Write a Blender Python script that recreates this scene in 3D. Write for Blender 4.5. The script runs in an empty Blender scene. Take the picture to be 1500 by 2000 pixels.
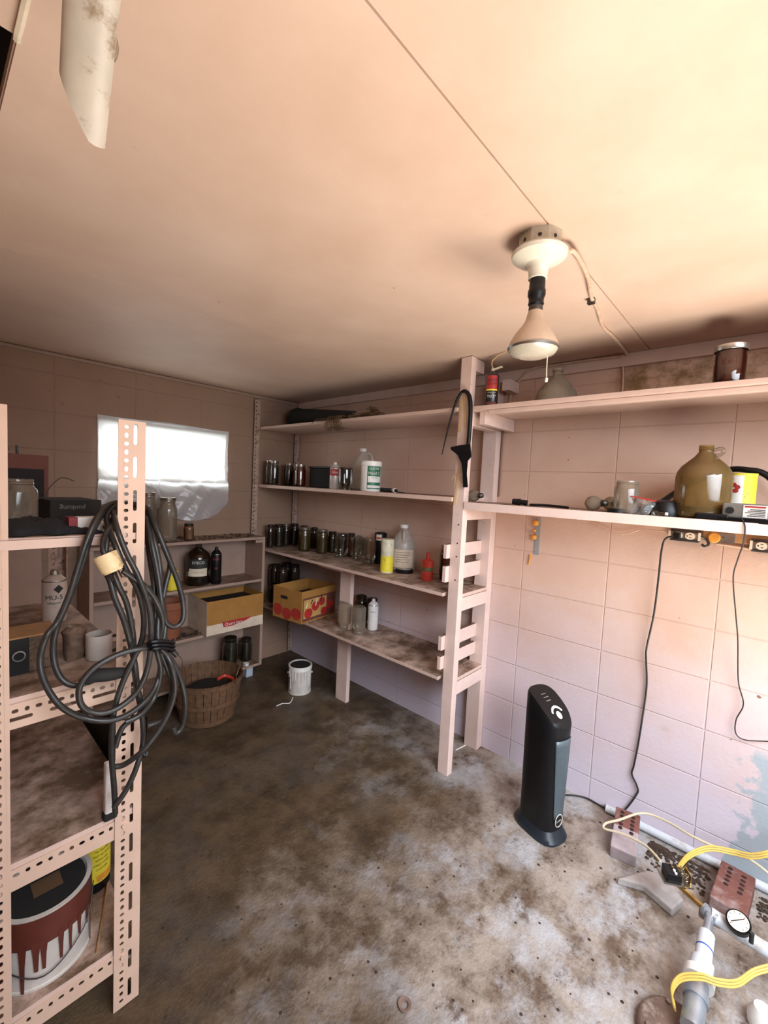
import bpy, bmesh, math, random
from mathutils import Vector, Matrix
random.seed(7)
SC = bpy.context.scene
COL = SC.collection
PI = math.pi
# ---------------------------------------------------------------- camera
F = 835.2; YAW, PITCH, ROLL = .831955, .064058, .048852; CH = 1.43
_f = Vector((math.sin(YAW)*math.cos(PITCH), math.cos(YAW)*math.cos(PITCH), -math.sin(PITCH)))
_r = Vector((math.cos(YAW), -math.sin(YAW), 0)); _u = _r.cross(_f)
_c, _s = math.cos(ROLL), math.sin(ROLL)
CR = _c*_r + _s*_u; CU = -_s*_r + _c*_u; CF = _f
cd = bpy.data.cameras.new('camera'); cam = bpy.data.objects.new('camera', cd); COL.objects.link(cam)
cd.sensor_fit = 'VERTICAL'; cd.sensor_height = 36; cd.lens = F/2000*36; cd.clip_start = .01
m = Matrix.Identity(4)
for i in range(3):
    m[i][0] = CR[i]; m[i][1] = CU[i]; m[i][2] = -CF[i]
m[2][3] = CH
cam.matrix_world = m; SC.camera = cam
# ---------------------------------------------------------------- light
SC.view_settings.view_transform = 'Standard'; SC.view_settings.look = 'None'
SC.view_settings.gamma = 1; SC.view_settings.use_curve_mapping = False
SC.view_settings.exposure = 0.22
w = bpy.data.worlds.new('world'); SC.world = w; w.use_nodes = True
w.node_tree.nodes['Background'].inputs[0].default_value = (.75, .85, 1, 1)
w.node_tree.nodes['Background'].inputs[1].default_value = .12
def area(name, loc, target, sx, sy, power, col, spread=PI):
    l = bpy.data.lights.new(name, 'AREA'); l.shape = 'RECTANGLE'; l.size = sx; l.size_y = sy
    l.energy = power; l.color = col; l.spread = spread
    o = bpy.data.objects.new(name, l); COL.objects.link(o); o.location = loc
    o.rotation_euler = (Vector(target)-Vector(loc)).to_track_quat('-Z', 'Y').to_euler()
    return o
area('sky_through_doorway', (.80, -.90, 1.70), (1.50, .50, .35), 1.7, 1.0, 40, (.82, .90, 1), 1.85)
area('sunlit_ground_bounce', (1.0, -.60, .10), (1.10, -.02, 2.0), 2.0, .8, 41, (1, .90, .78), 1.9)
area('daylight_at_window', (1.1, 3.4, 1.9), (1.1, 2.9, 1.6), .9, .6, 75, (.88, .94, 1))
# ---------------------------------------------------------------- helpers
def T(px, py, ax, v):
    d = CR*((px-750)/F) + CU*(-(py-1000)/F) + CF
    i = 'xyz'.index(ax); t = (v-(CH if i == 2 else 0))/d[i]
    return d*t + Vector((0, 0, CH))
def ray_clamp(c, r, h, x0, x1):
    k = max(x0, min(x1, c.x))/c.x
    return Vector((c.x*k, c.y*k, c.z)), r*k, h
def dep(p): return (p-Vector((0, 0, CH))).dot(CF)
def spot(pl, pr, top, bot, z, x=None, y=None):
    c = (pl+pr)/2
    if x is not None: p = T(c, bot, 'x', x)
    elif y is not None: p = T(c, bot, 'y', y)
    else: p = T(c, bot, 'z', z)
    r = (pr-pl)/2/F*dep(p)
    cen = Vector((p.x, p.y, z))
    if x is None and y is None:
        h = Vector((p.x, p.y, 0)).normalized(); cen += h*r*.9; r = (pr-pl)/2/F*dep(cen)
    d = CR*((c-750)/F) + CU*(-(top-1000)/F) + CF
    t = math.hypot(cen.x, cen.y)/math.hypot(d.x, d.y)
    return cen, r, CH+d.z*t-z
def tag(o, label=None, cat=None, group=None, kind=None):
    if label: o['label'] = label
    if cat: o['category'] = cat
    if group: o['group'] = group
    if kind: o['kind'] = kind
    return o
def empty(name, loc, rz=0, label=None, cat=None, group=None):
    o = bpy.data.objects.new(name, None); COL.objects.link(o); o.location = loc; o.rotation_euler = (0, 0, rz)
    o.empty_display_size = .03
    return tag(o, label, cat, group)
class MB:
    def __init__(s, rnd=0): s.bm = bmesh.new(); s.off = Vector((0, 0, 0)); s.smooth = False; s.bev = rnd
    def box(s, a, b, rot=None, cen=None):
        a = Vector(a); b = Vector(b); c = (a+b)/2; d = b-a
        mt = Matrix.Translation(c) @ Matrix.Diagonal((abs(d.x), abs(d.y), abs(d.z), 1))
        if rot is not None:
            cc = Vector(cen) if cen is not None else c
            mt = Matrix.Translation(cc) @ rot.to_4x4() @ Matrix.Translation(-cc) @ mt
        bmesh.ops.create_cube(s.bm, size=1, matrix=mt); return s
    def bar(s, p0, p1, wd, th, up=(0, 0, 1)):
        p0 = Vector(p0); p1 = Vector(p1); d = p1-p0; L = d.length; x = d.normalized(); up = Vector(up)
        y = up.cross(x).normalized(); z = x.cross(y)
        R = Matrix((x, y, z)).transposed().to_4x4()
        mt = Matrix.Translation((p0+p1)/2) @ R @ Matrix.Diagonal((L, wd, th, 1))
        bmesh.ops.create_cube(s.bm, size=1, matrix=mt); return s
    def lathe(s, prof, seg=24, c=(0, 0, 0), R=None):
        s.smooth = True; c = Vector(c); rings = []
        for r, z in prof:
            if r < 1e-6:
                v = Vector((0, 0, z)); v = (R @ v if R else v)+c; rings.append([s.bm.verts.new(v)])
            else:
                rg = []
                for i in range(seg):
                    a = 2*PI*i/seg; v = Vector((r*math.cos(a), r*math.sin(a), z)); v = (R @ v if R else v)+c
                    rg.append(s.bm.verts.new(v))
                rings.append(rg)
        for A, B in zip(rings, rings[1:]):
            if len(A) == 1 and len(B) == 1: continue
            for i in range(seg):
                j = (i+1) % seg
                if len(A) == 1: s.bm.faces.new((A[0], B[j], B[i]))
                elif len(B) == 1: s.bm.faces.new((A[i], A[j], B[0]))
                else: s.bm.faces.new((A[i], A[j], B[j], B[i]))
        return s
    def cyl(s, p0, p1, r0, r1=None, seg=16):
        p0 = Vector(p0); p1 = Vector(p1); d = p1-p0; r1 = r0 if r1 is None else r1
        R = d.to_track_quat('Z', 'Y').to_matrix()
        return s.lathe([(0, 0), (r0, 0), (r1, d.length), (0, d.length)], seg, p0, R)
    def tube(s, pts, r, seg=8, n=6, closed=False, flat=None):
        s.smooth = True
        P = smooth(pts, n, closed) if n > 1 else [Vector(p) for p in pts]
        rs = r if callable(r) else (lambda t: r)
        prev = None; rings = []
        N = len(P)
        for i, p in enumerate(P):
            t = (P[(i+1) % N]-P[i-1]) if closed else (P[min(i+1, N-1)]-P[max(i-1, 0)])
            if t.length < 1e-7: t = Vector((0, 0, 1))
            t.normalize()
            if prev is None:
                a = Vector((0, 0, 1)) if abs(t.z) < .9 else Vector((1, 0, 0)); u = (a-t*a.dot(t)).normalized()
            else:
                u = (prev-t*prev.dot(t)); u = u.normalized() if u.length > 1e-6 else prev
            prev = u; v = t.cross(u); rr = rs(i/max(1, N-1))
            fu, fv = (1, 1) if flat is None else flat
            rings.append([s.bm.verts.new(p+(u*math.cos(2*PI*k/seg)*fu+v*math.sin(2*PI*k/seg)*fv)*rr) for k in range(seg)])
        pr = list(zip(rings, rings[1:]))+([(rings[-1], rings[0])] if closed else [])
        for A, B in pr:
            for k in range(seg):
                j = (k+1) % seg; s.bm.faces.new((A[k], A[j], B[j], B[k]))
        if not closed:
            s.bm.faces.new(rings[0][::-1]); s.bm.faces.new(rings[-1])
        return s
    def prism(s, outline, fn0, fn1):
        A = [s.bm.verts.new(fn0(*p)) for p in outline]; B = [s.bm.verts.new(fn1(*p)) for p in outline]
        n = len(A); s.bm.faces.new(A[::-1]); s.bm.faces.new(B)
        for i in range(n):
            j = (i+1) % n; s.bm.faces.new((A[i], A[j], B[j], B[i]))
        return s
    def build(s, name, mat, parent=None, world=False, bevel=None):
        bmesh.ops.recalc_face_normals(s.bm, faces=s.bm.faces)
        me = bpy.data.meshes.new(name)
        if world and parent is not None:
            o_ = parent.location.copy(); q = parent
            while q.parent: q = q.parent; o_ += q.location
            bmesh.ops.translate(s.bm, verts=s.bm.verts, vec=-o_)
        s.bm.to_mesh(me); s.bm.free()
        if s.smooth:
            for p in me.polygons: p.use_smooth = True
            me.set_sharp_from_angle(angle=math.radians(38))
        me.materials.append(mat)
        o = bpy.data.objects.new(name, me); COL.objects.link(o); o.parent = parent
        if bevel:
            b = o.modifiers.new('bevel', 'BEVEL'); b.width = bevel; b.segments = 2; b.limit_method = 'ANGLE'
        return o
def smooth(pts, n, closed=False):
    P = [Vector(p) for p in pts]; N = len(P); out = []
    if N < 3 and not closed: return [P[0].lerp(P[-1], i/n) for i in range(n+1)]
    for i in range(N if closed else N-1):
        p0 = P[i-1] if (i or closed) else P[0]; p1 = P[i]; p2 = P[(i+1) % N]
        p3 = P[(i+2) % N] if (closed or i+2 < N) else P[-1]
        for k in range(n):
            t = k/n
            out.append(.5*((2*p1)+(p2-p0)*t+(2*p0-5*p1+4*p2-p3)*t*t+(3*p1-p0-3*p2+p3)*t**3))
    if not closed: out.append(P[-1].copy())
    return out
def text_geo(body, size):
    c = bpy.data.curves.new('txt', 'FONT'); c.body = body; c.size = size; c.align_x = 'CENTER'; c.align_y = 'CENTER'
    c.resolution_u = 2
    o = bpy.data.objects.new('txt', c); COL.objects.link(o)
    dg = bpy.context.evaluated_depsgraph_get(); dg.update()
    me = bpy.data.meshes.new_from_object(o.evaluated_get(dg))
    vs = [v.co.copy() for v in me.vertices]; fs = [tuple(p.vertices) for p in me.polygons]
    bpy.data.objects.remove(o); bpy.data.curves.remove(c); bpy.data.meshes.remove(me)
    return vs, fs
def text_part(name, body, size, mat, parent, fn, label=None, sx=1):
    vs, fs = text_geo(body, size); me = bpy.data.meshes.new(name)
    me.from_pydata([fn(v.x*sx, v.y) for v in vs], [], fs); me.materials.append(mat)
    o = bpy.data.objects.new(name, me); COL.objects.link(o); o.parent = parent
    if label: o['label'] = label
    return o
def wrap(r, ang, z0):           # text onto an upright cylinder facing ang
    return lambda x, y: Vector((r*math.cos(ang+x/r), r*math.sin(ang+x/r), z0+y))
def patch(name, r, a0, a1, z0, z1, mat, parent, n=14, r1=None):
    b = MB(); b.smooth = True; r1 = r if r1 is None else r1
    A = []
    for i in range(n+1):
        a = a0+(a1-a0)*i/n
        A.append((b.bm.verts.new((r*math.cos(a), r*math.sin(a), z0)), b.bm.verts.new((r1*math.cos(a), r1*math.sin(a), z1))))
    for p, q in zip(A, A[1:]): b.bm.faces.new((p[0], q[0], q[1], p[1]))
    return b.build(name, mat, parent)
def face_cam(loc): return math.atan2(-loc[1], -loc[0])
# ---------------------------------------------------------------- materials
def nodes(name):
    mt = bpy.data.materials.new(name); mt.use_nodes = True
    nt = mt.node_tree; return mt, nt, nt.nodes['Principled BSDF'], nt.nodes['Material Output']
def N(nt, t, **k):
    n = nt.nodes.new(t)
    for a, b in k.items():
        if a in n.inputs.keys(): n.inputs[a].default_value = b
        else: setattr(n, a, b)
    return n
def c4(c): return (c[0], c[1], c[2], 1)
def noise(nt, scale, detail=4, rough=.6, vec=None):
    n = N(nt, 'ShaderNodeTexNoise', Scale=scale, Detail=detail, Roughness=rough)
    if vec is None: vec = nt.nodes.get('tc').outputs['Object'] if nt.nodes.get('tc') else None
    if vec is None:
        t = N(nt, 'ShaderNodeTexCoord'); t.name = 'tc'; vec = t.outputs['Object']
    nt.links.new(vec, n.inputs['Vector']); return n
def ramp(nt, src, a, b, ca=(0, 0, 0, 1), cb=(1, 1, 1, 1)):
    r = N(nt, 'ShaderNodeValToRGB'); e = r.color_ramp.elements
    e[0].position = a; e[0].color = ca; e[1].position = b; e[1].color = cb
    nt.links.new(src, r.inputs[0]); return r
def mix(nt, fac, a, b, mode='MIX'):
    n = N(nt, 'ShaderNodeMix', data_type='RGBA', blend_type=mode)
    for s, v in ((0, fac), (6, a), (7, b)):
        if hasattr(v, 'links') or hasattr(v, 'is_linked'): nt.links.new(v, n.inputs[s])
        elif s == 0: n.inputs[0].default_value = v
        else: n.inputs[s].default_value = c4(v)
    return n.outputs[2]
def bump(nt, bs, src, strength=.3, dist=.002):
    b = N(nt, 'ShaderNodeBump', Strength=strength, Distance=dist); nt.links.new(src, b.inputs['Height'])
    nt.links.new(b.outputs[0], bs.inputs['Normal']); return b
def M(name, col, rough=.5, metal=0, var=.25, scale=18, bmp=0, dirt=None, dscale=9, dlo=.55, dhi=.68, coat=0):
    mt, nt, bs, out = nodes(name)
    n = noise(nt, scale); c = mix(nt, ramp(nt, n.outputs[0], .3, .7).outputs[0], col, tuple(x*(1-var) for x in col))
    if dirt is not None:
        d = noise(nt, dscale, 6, .7); c = mix(nt, ramp(nt, d.outputs[0], dlo, dhi).outputs[0], c, dirt)
    nt.links.new(c, bs.inputs['Base Color']); bs.inputs['Roughness'].default_value = rough
    bs.inputs['Metallic'].default_value = metal
    if coat: bs.inputs['Coat Weight'].default_value = coat
    if bmp: bump(nt, bs, n.outputs[0], bmp, .002)
    return mt
def glass(name, tint, rough=.03, spec=.22, haze=0, hcol=(.5, .45, .38)):
    mt, nt, bs, out = nodes(name); nt.nodes.remove(bs)
    t = N(nt, 'ShaderNodeBsdfTransparent', Color=c4(tint)); g = N(nt, 'ShaderNodeBsdfGlossy', Roughness=rough)
    lw = N(nt, 'ShaderNodeLayerWeight', Blend=.28); mr = N(nt, 'ShaderNodeMapRange'); mr.inputs[3].default_value = spec*.28; mr.inputs[4].default_value = .75
    nt.links.new(lw.outputs['Fresnel'], mr.inputs[0])
    mx = N(nt, 'ShaderNodeMixShader'); nt.links.new(mr.outputs[0], mx.inputs[0]); nt.links.new(t.outputs[0], mx.inputs[1]); nt.links.new(g.outputs[0], mx.inputs[2])
    last = mx
    if haze:
        d = N(nt, 'ShaderNodeBsdfDiffuse', Color=c4(hcol)); m2 = N(nt, 'ShaderNodeMixShader')
        nz = noise(nt, 14); rr = ramp(nt, nz.outputs[0], .2, .8, (haze*.6,)*3+(1,), (min(1, haze*1.3),)*3+(1,))
        nt.links.new(rr.outputs[0], m2.inputs[0]); nt.links.new(mx.outputs[0], m2.inputs[1]); nt.links.new(d.outputs[0], m2.inputs[2]); last = m2
    nt.links.new(last.outputs[0], out.inputs[0]); return mt
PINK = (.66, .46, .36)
def wall_mat(name, hz, blocks=True, zoff=.11, hoff=0, col=PINK, lower=None, spk=.755):
    mt, nt, bs, out = nodes(name)
    tc = N(nt, 'ShaderNodeTexCoord'); tc.name = 'tc'; P = tc.outputs['Object']
    sp = N(nt, 'ShaderNodeSeparateXYZ'); nt.links.new(P, sp.inputs[0])
    n1 = noise(nt, 3.0, 5); n2 = noise(nt, 60, 4)
    c = mix(nt, ramp(nt, n1.outputs[0], .3, .75).outputs[0], col, (col[0]*.86, col[1]*.80, col[2]*.76))
    # cool lilac skylight painted into the wall colour, growing towards the floor
    if lower:
        mr = N(nt, 'ShaderNodeMapRange'); mr.inputs[1].default_value = 1.0; mr.inputs[2].default_value = .15
        ad = N(nt, 'ShaderNodeMath', operation='ADD'); sc = N(nt, 'ShaderNodeMath', operation='MULTIPLY_ADD'); sc.inputs[1].default_value = .7; sc.inputs[2].default_value = -.35
        nt.links.new(n1.outputs[0], sc.inputs[0]); nt.links.new(sp.outputs[2], ad.inputs[0]); nt.links.new(sc.outputs[0], ad.inputs[1])
        nt.links.new(ad.outputs[0], mr.inputs[0]); c = mix(nt, mr.outputs[0], c, lower)
    if lower:
        def rng(src, a_, b_):
            q = N(nt, 'ShaderNodeMapRange'); q.inputs[1].default_value = a_; q.inputs[2].default_value = b_; nt.links.new(src, q.inputs[0]); return q.outputs[0]
        def mul(a_, b_):
            q = N(nt, 'ShaderNodeMath', operation='MULTIPLY'); nt.links.new(a_, q.inputs[0]); nt.links.new(b_, q.inputs[1]); return q.outputs[0]
        mo = noise(nt, 9, 6, .7); f1 = mul(mul(rng(sp.outputs[2], 1.84, 1.90), rng(sp.outputs[1], .62, .5)), ramp(nt, mo.outputs[0], .42, .60).outputs[0]); c = mix(nt, f1, c, (.25, .16, .07))
        # bare bluish patch low near the pump
        nn = noise(nt, 5, 5, .6); w1 = N(nt, 'ShaderNodeMath', operation='MULTIPLY_ADD'); w1.inputs[1].default_value = .5; nt.links.new(nn.outputs[0], w1.inputs[0]); nt.links.new(sp.outputs[1], w1.inputs[2])
        c = mix(nt, mul(rng(w1.outputs[0], .245, .225), rng(sp.outputs[2], .52, .48)), c, (.36, .41, .45))
    specks = noise(nt, 26, 2, .5); c = mix(nt, ramp(nt, specks.outputs[0], spk, spk+.02).outputs[0], c, (.24, .11, .06))
    stain = noise(nt, 5, 6, .75); c = mix(nt, ramp(nt, stain.outputs[0], .66, .8, cb=(.5, .5, .5, 1)).outputs[0], c, (.30, .17, .11))
    h = n2.outputs[0]
    if blocks:
        cb = N(nt, 'ShaderNodeCombineXYZ'); a1 = N(nt, 'ShaderNodeMath', operation='ADD'); a1.inputs[1].default_value = 20*.4-hoff
        a2 = N(nt, 'ShaderNodeMath', operation='ADD'); a2.inputs[1].default_value = .203*10-zoff
        nt.links.new(sp.outputs[hz], a1.inputs[0]); nt.links.new(sp.outputs[2], a2.inputs[0])
        nt.links.new(a1.outputs[0], cb.inputs[0]); nt.links.new(a2.outputs[0], cb.inputs[1])
        br = N(nt, 'ShaderNodeTexBrick', offset=0.0, squash=1.0); br.inputs['Scale'].default_value = 1
        br.inputs['Mortar Size'].default_value = .0035; br.inputs['Mortar Smooth'].default_value = .6
        br.inputs['Brick Width'].default_value = .4; br.inputs['Row Height'].default_value = .203
        nt.links.new(cb.outputs[0], br.inputs['Vector'])
        c = mix(nt, mix(nt, .13, (0, 0, 0), br.outputs['Fac']), c, (.42, .25, .19))
        iv = N(nt, 'ShaderNodeMath', operation='MULTIPLY_ADD'); iv.inputs[1].default_value = -1.4; nt.links.new(br.outputs['Fac'], iv.inputs[0])
        sm = N(nt, 'ShaderNodeMath', operation='MULTIPLY'); sm.inputs[1].default_value = .5
        nt.links.new(n2.outputs[0], sm.inputs[0]); nt.links.new(sm.outputs[0], iv.inputs[2]); h = iv.outputs[0]
    nt.links.new(c, bs.inputs['Base Color']); bs.inputs['Roughness'].default_value = .6
    bump(nt, bs, h, .6 if blocks else .12, .004); return mt
def floor_mat():
    mt, nt, bs, out = nodes('stained_concrete')
    tc = N(nt, 'ShaderNodeTexCoord'); tc.name = 'tc'; P = tc.outputs['Object']
    sp = N(nt, 'ShaderNodeSeparateXYZ'); nt.links.new(P, sp.inputs[0])
    a = noise(nt, 1.4, 8, .68); b = noise(nt, 6, 9, .75); g = noise(nt, 90, 3, .6); g2 = noise(nt, 2.6, 8, .72)
    c = mix(nt, ramp(nt, b.outputs[0], .42, .60).outputs[0], (.33, .28, .235), (.115, .078, .052))
    c = mix(nt, ramp(nt, g2.outputs[0], .49, .60).outputs[0], c, (.38, .375, .38))
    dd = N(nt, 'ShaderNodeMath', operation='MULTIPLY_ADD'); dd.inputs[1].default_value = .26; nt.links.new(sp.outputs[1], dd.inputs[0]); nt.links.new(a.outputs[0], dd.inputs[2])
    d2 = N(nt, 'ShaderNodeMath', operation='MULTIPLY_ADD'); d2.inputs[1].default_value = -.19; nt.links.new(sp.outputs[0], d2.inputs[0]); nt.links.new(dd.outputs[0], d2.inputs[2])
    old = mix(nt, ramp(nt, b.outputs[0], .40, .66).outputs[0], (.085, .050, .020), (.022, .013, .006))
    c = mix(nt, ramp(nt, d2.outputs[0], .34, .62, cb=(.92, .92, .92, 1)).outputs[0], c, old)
    sm = noise(nt, 12, 5, .8); c = mix(nt, ramp(nt, sm.outputs[0], .58, .68, cb=(.8, .8, .8, 1)).outputs[0], c, (.07, .04, .025))
    wsp = noise(nt, 55, 2, .5); c = mix(nt, ramp(nt, wsp.outputs[0], .74, .77).outputs[0], c, (.05, .04, .03))
    nt.links.new(c, bs.inputs['Base Color']); bs.inputs['Roughness'].default_value = .55
    ad = N(nt, 'ShaderNodeMath', operation='ADD'); nt.links.new(b.outputs[0], ad.inputs[0]); nt.links.new(g.outputs[0], ad.inputs[1])
    bump(nt, bs, ad.outputs[0], .55, .006); return mt
def board_mat(name, col=(.66, .48, .40), dust=(.12, .068, .036), amount=.75):
    mt, nt, bs, out = nodes(name)
    tc = N(nt, 'ShaderNodeTexCoord'); tc.name = 'tc'
    n = noise(nt, 12, 5); c = mix(nt, ramp(nt, n.outputs[0], .3, .75).outputs[0], col, tuple(x*.86 for x in col))
    ch = noise(nt, 34, 5, .75); c = mix(nt, ramp(nt, ch.outputs[0], .66, .70).outputs[0], c, (.30, .17, .09))
    ge = N(nt, 'ShaderNodeNewGeometry'); sp = N(nt, 'ShaderNodeSeparateXYZ'); nt.links.new(ge.outputs['True Normal'], sp.inputs[0])
    up = ramp(nt, sp.outputs[2], .8, .95); du = noise(nt, 6, 7, .7)
    rr = ramp(nt, du.outputs[0], .34, .6, (1-amount,)*3+(1,), (1, 1, 1, 1))
    c = mix(nt, mix(nt, up.outputs[0], (0, 0, 0), rr.outputs[0]), c, dust)
    nt.links.new(c, bs.inputs['Base Color']); bs.inputs['Roughness'].default_value = .55
    bump(nt, bs, n.outputs[0], .25, .002); return mt
m_wallR = wall_mat('painted_block_right', 1, hoff=.137, lower=(.60, .53, .60))
m_wallB = wall_mat('painted_block_back_dimmed', 0, hoff=.11, col=(.33, .215, .15))  # same paint as the right wall, with the far end's dimness put into its colour
m_wallP = wall_mat('painted_plain', 0, blocks=False)
m_ceil = wall_mat('painted_ceiling', 0, blocks=False, col=(.64, .48, .385), spk=.80)
m_floor = floor_mat()
m_shelf = board_mat('shelf_paint', amount=.55); m_dusty = board_mat('dusty_shelf_paint', amount=.95)
m_post = board_mat('post_paint', (.74, .56, .49), amount=.2)
m_case = board_mat('bookcase_paint_dimmed', (.38, .26, .20), amount=.95)  # paint darkened so the far bookcase looks dimly lit
m_angle = M('painted_angle_iron', (.66, .46, .35), .45, 0, .1, 12, .1, (.35, .16, .08), 22, .68, .74)
m_angled = M('shaded_grimy_angle_iron', (.5, .35, .28), .5, 0, .3, 30, .1, (.08, .04, .03), 26, .55, .66)  # darker copy for shadowed members: shade put into the colour, plus grime spots
m_black = M('black_plastic', (.006, .006, .007), .4); m_black.node_tree.nodes['Principled BSDF'].inputs['Specular IOR Level'].default_value = .28; m_blackm = M('matt_black', (.01, .009, .009), .8)
m_rubber = M('black_cord_rubber', (.03, .028, .026), .38, var=.5, scale=60)
m_white = M('white_plastic', (.82, .80, .76), .4, var=.08, dirt=(.4, .3, .2), dscale=20, dlo=.68, dhi=.8)
m_porc = M('white_porcelain', (.66, .62, .52), .25, var=.05)
m_metal = M('dull_steel', (.45, .43, .40), .35, 1, .3); m_dmetal = M('dark_steel', (.10, .09, .08), .45, .8, .4)
m_brass = M('brass', (.60, .42, .16), .35, 1, .4, 30); m_galv = M('galvanised_steel', (.42, .47, .52), .4, .7, .3, 26)
m_lid = M('jar_lid_steel', (.5, .46, .4), .3, .9, .3, 30, 0, (.14, .07, .03), 20, .55, .7)
m_lidr = M('rusty_dark_lid', (.05, .035, .025), .45, .6, .5, 30)
m_glass = glass('clear_glass', (.86, .86, .82)); m_glassd = glass('dusty_glass', (.72, .68, .60), .12, .2, .25, (.45, .38, .30))
m_amber = glass('brown_dusty_glass', (.50, .34, .15), .08, .3, .38, (.26, .17, .06)); m_hazy = glass('hazy_glass', (.70, .66, .58), .2, .2, .45, (.42, .36, .28))
m_dark = M('dark_preserve', (.035, .02, .012), .25, coat=.6); m_pick = M('olive_pickles', (.09, .06, .015), .3, var=.6, scale=45, coat=.6)
m_red = M('red_brown_preserve', (.10, .012, .008), .25, coat=.6); m_tea = M('dark_preserve_with_green', (.04, .035, .02), .3, var=.7, scale=40, coat=.5)
m_redp = M('red_plastic', (.55, .05, .03), .35); m_yel = M('yellow_label', (.85, .72, .05), .45, var=.2, dirt=(.25, .2, .02), dscale=40, dlo=.6, dhi=.68)
m_yelp = M('yellow_plastic', (.78, .60, .34), .5, var=.2, dirt=(.4, .25, .1), dscale=25)
m_clearp = glass('translucent_plastic', (.80, .76, .70), .35, .3, .5, (.66, .60, .54)); m_cream = M('cream_paper', (.80, .70, .55), .7)
m_green = M('green_label', (.02, .17, .09), .45); m_ink = M('black_ink', (.02, .02, .02), .6); m_redk = M('red_ink', (.45, .03, .025), .5); m_wht = M('white_ink', (.85, .83, .78), .6)
m_card = M('cardboard', (.40, .19, .04), .8, var=.2); m_cardin = M('cardboard_inside', (.12, .06, .025), .85); m_boxw = M('white_carton', (.75, .62, .48), .7)
m_straw = M('dry_twigs', (.16, .09, .045), .8, var=.5, scale=60); m_cable = M('painted_cable', (.68, .47, .34), .6, var=.3, scale=60, dirt=(.12, .06, .03), dscale=50, dlo=.6, dhi=.7)
m_brick = M('red_brick', (.20, .075, .055), .85, var=.35, scale=30, bmp=.5, dirt=(.32, .24, .23), dscale=10, dlo=.52, dhi=.7)
m_brickp = M('painted_brick', (.38, .31, .32), .8, var=.25, scale=30, bmp=.4); m_hole = M('brick_hole', (.035, .01, .008), .9)
m_conc = M('broken_concrete', (.42, .38, .36), .9, var=.35, scale=22, bmp=.8); m_pvc = M('white_pvc', (.58, .62, .66), .4, var=.1, dirt=(.40, .34, .28), dscale=14)
m_romex = M('yellow_cable', (.66, .46, .10), .45, var=.15); m_romexw = M('cream_cable', (.60, .52, .36), .5, var=.12)
m_grey = M('heater_grille_grey', (.10, .13, .145), .45, .3, .15, 60); m_base = M('heater_base_grey', (.014, .02, .028), .35)
m_tape = M('masking_tape', (.70, .48, .26), .7); m_wood = M('bare_wood', (.42, .22, .09), .7, var=.35, scale=25)
m_basket = M('basket_splints', (.17, .085, .04), .75, var=.5, scale=40); m_debris = M('dirt_and_leaves', (.06, .035, .02), .95, var=.6, scale=50, bmp=1)
m_paintR = M('red_brown_paint', (.12, .028, .018), .4, var=.3, coat=.3); m_canw = M('white_can_paint', (.60, .55, .50), .5, var=.25, scale=14)
m_boxg = M('grey_enamel', (.20, .19, .17), .4); m_putty = M('orange_foam', (.80, .34, .04), .6, var=.3); m_patch = M('grey_cement', (.33, .33, .33), .85, bmp=.4)
m_tank = M('rusty_tank', (.20, .13, .10), .7, var=.4, scale=12, bmp=.2, dirt=(.35, .28, .24)); m_fogw = M('frosted_lens', (.42, .38, .30), .2, var=.1, coat=.8)
m_bulb = M('bulb_reflector', (.50, .36, .25), .35, var=.12); m_box3 = M('dark_maroon_card', (.16, .05, .035), .7); m_blue = M('bluish_paint', (.48, .55, .62), .5, var=.3)
# ---------------------------------------------------------------- room
RX, BY, CZ = 2.11, 2.91, 2.05; LX, FY = -.75, -.75
def struct(name, mb, mat, parent=None):
    o = mb.build(name, mat, parent)
    if parent is None: o['kind'] = 'structure'
    return o
struct('floor', MB().box((LX-.1, -4, -.1), (RX+.15, BY+.15, 0)), m_floor)
WX0, WX1, WZ0, WZ1 = .715, 1.50, 1.385, 1.745
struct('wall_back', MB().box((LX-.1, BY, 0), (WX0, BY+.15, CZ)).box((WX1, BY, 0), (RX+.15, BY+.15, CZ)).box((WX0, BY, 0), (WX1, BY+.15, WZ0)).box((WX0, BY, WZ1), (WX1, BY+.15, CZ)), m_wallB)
struct('wall_right', MB().box((RX, FY-.1, 0), (RX+.15, BY, CZ)), m_wallR)
struct('wall_left', MB().box((LX-.15, FY-.1, 0), (LX, BY, CZ)), m_wallP)
struct('wall_front', MB().box((LX, FY-.1, 0), (-.35, FY, CZ)).box((1.95, FY-.1, 0), (RX, FY, CZ)).box((-.35, FY-.1, 1.98), (1.95, FY, CZ)), m_wallP)
b = MB()
HX0, HX1, HY0, HY1 = -.45, .106, .86, 1.45
b.box((LX-.15, FY-.1, CZ), (HX0, BY+.15, CZ+.02)).box((HX1, FY-.1, CZ), (RX+.15, .437, CZ+.02)).box((HX1, .4405, CZ), (RX+.15, 1.667, CZ+.02)).box((HX1, 1.6705, CZ), (RX+.15, BY+.15, CZ+.02))
b.box((HX0, FY-.1, CZ), (HX1, HY0, CZ+.02)).box((HX0, HY1, CZ), (HX1, BY+.15, CZ+.02)); b.box((LX-.15, FY-.1, CZ+.25), (RX+.15, BY+.15, CZ+.27))
struct('ceiling', b, m_ceil)
struct('trim_1', MB().box((.108, FY, CZ-.006), (.155, BY, CZ)), m_ceil)
struct('hatch_dark_liner', MB().box((HX0, HY0, CZ+.02), (HX0+.01, HY1, CZ+.25)).box((HX1, HY0, CZ+.021), (HX1+.01, HY1, CZ+.25)).box((HX0, HY0-.01, CZ+.021), (HX1, HY0, CZ+.25)).box((HX0, HY1, CZ+.021), (HX1, HY1+.01, CZ+.25)).box((HX0, HY0, CZ+.2), (HX1, HY1, CZ+.24)), m_blackm)  # black liner added to make the ceiling hatch cavity look dark
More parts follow.
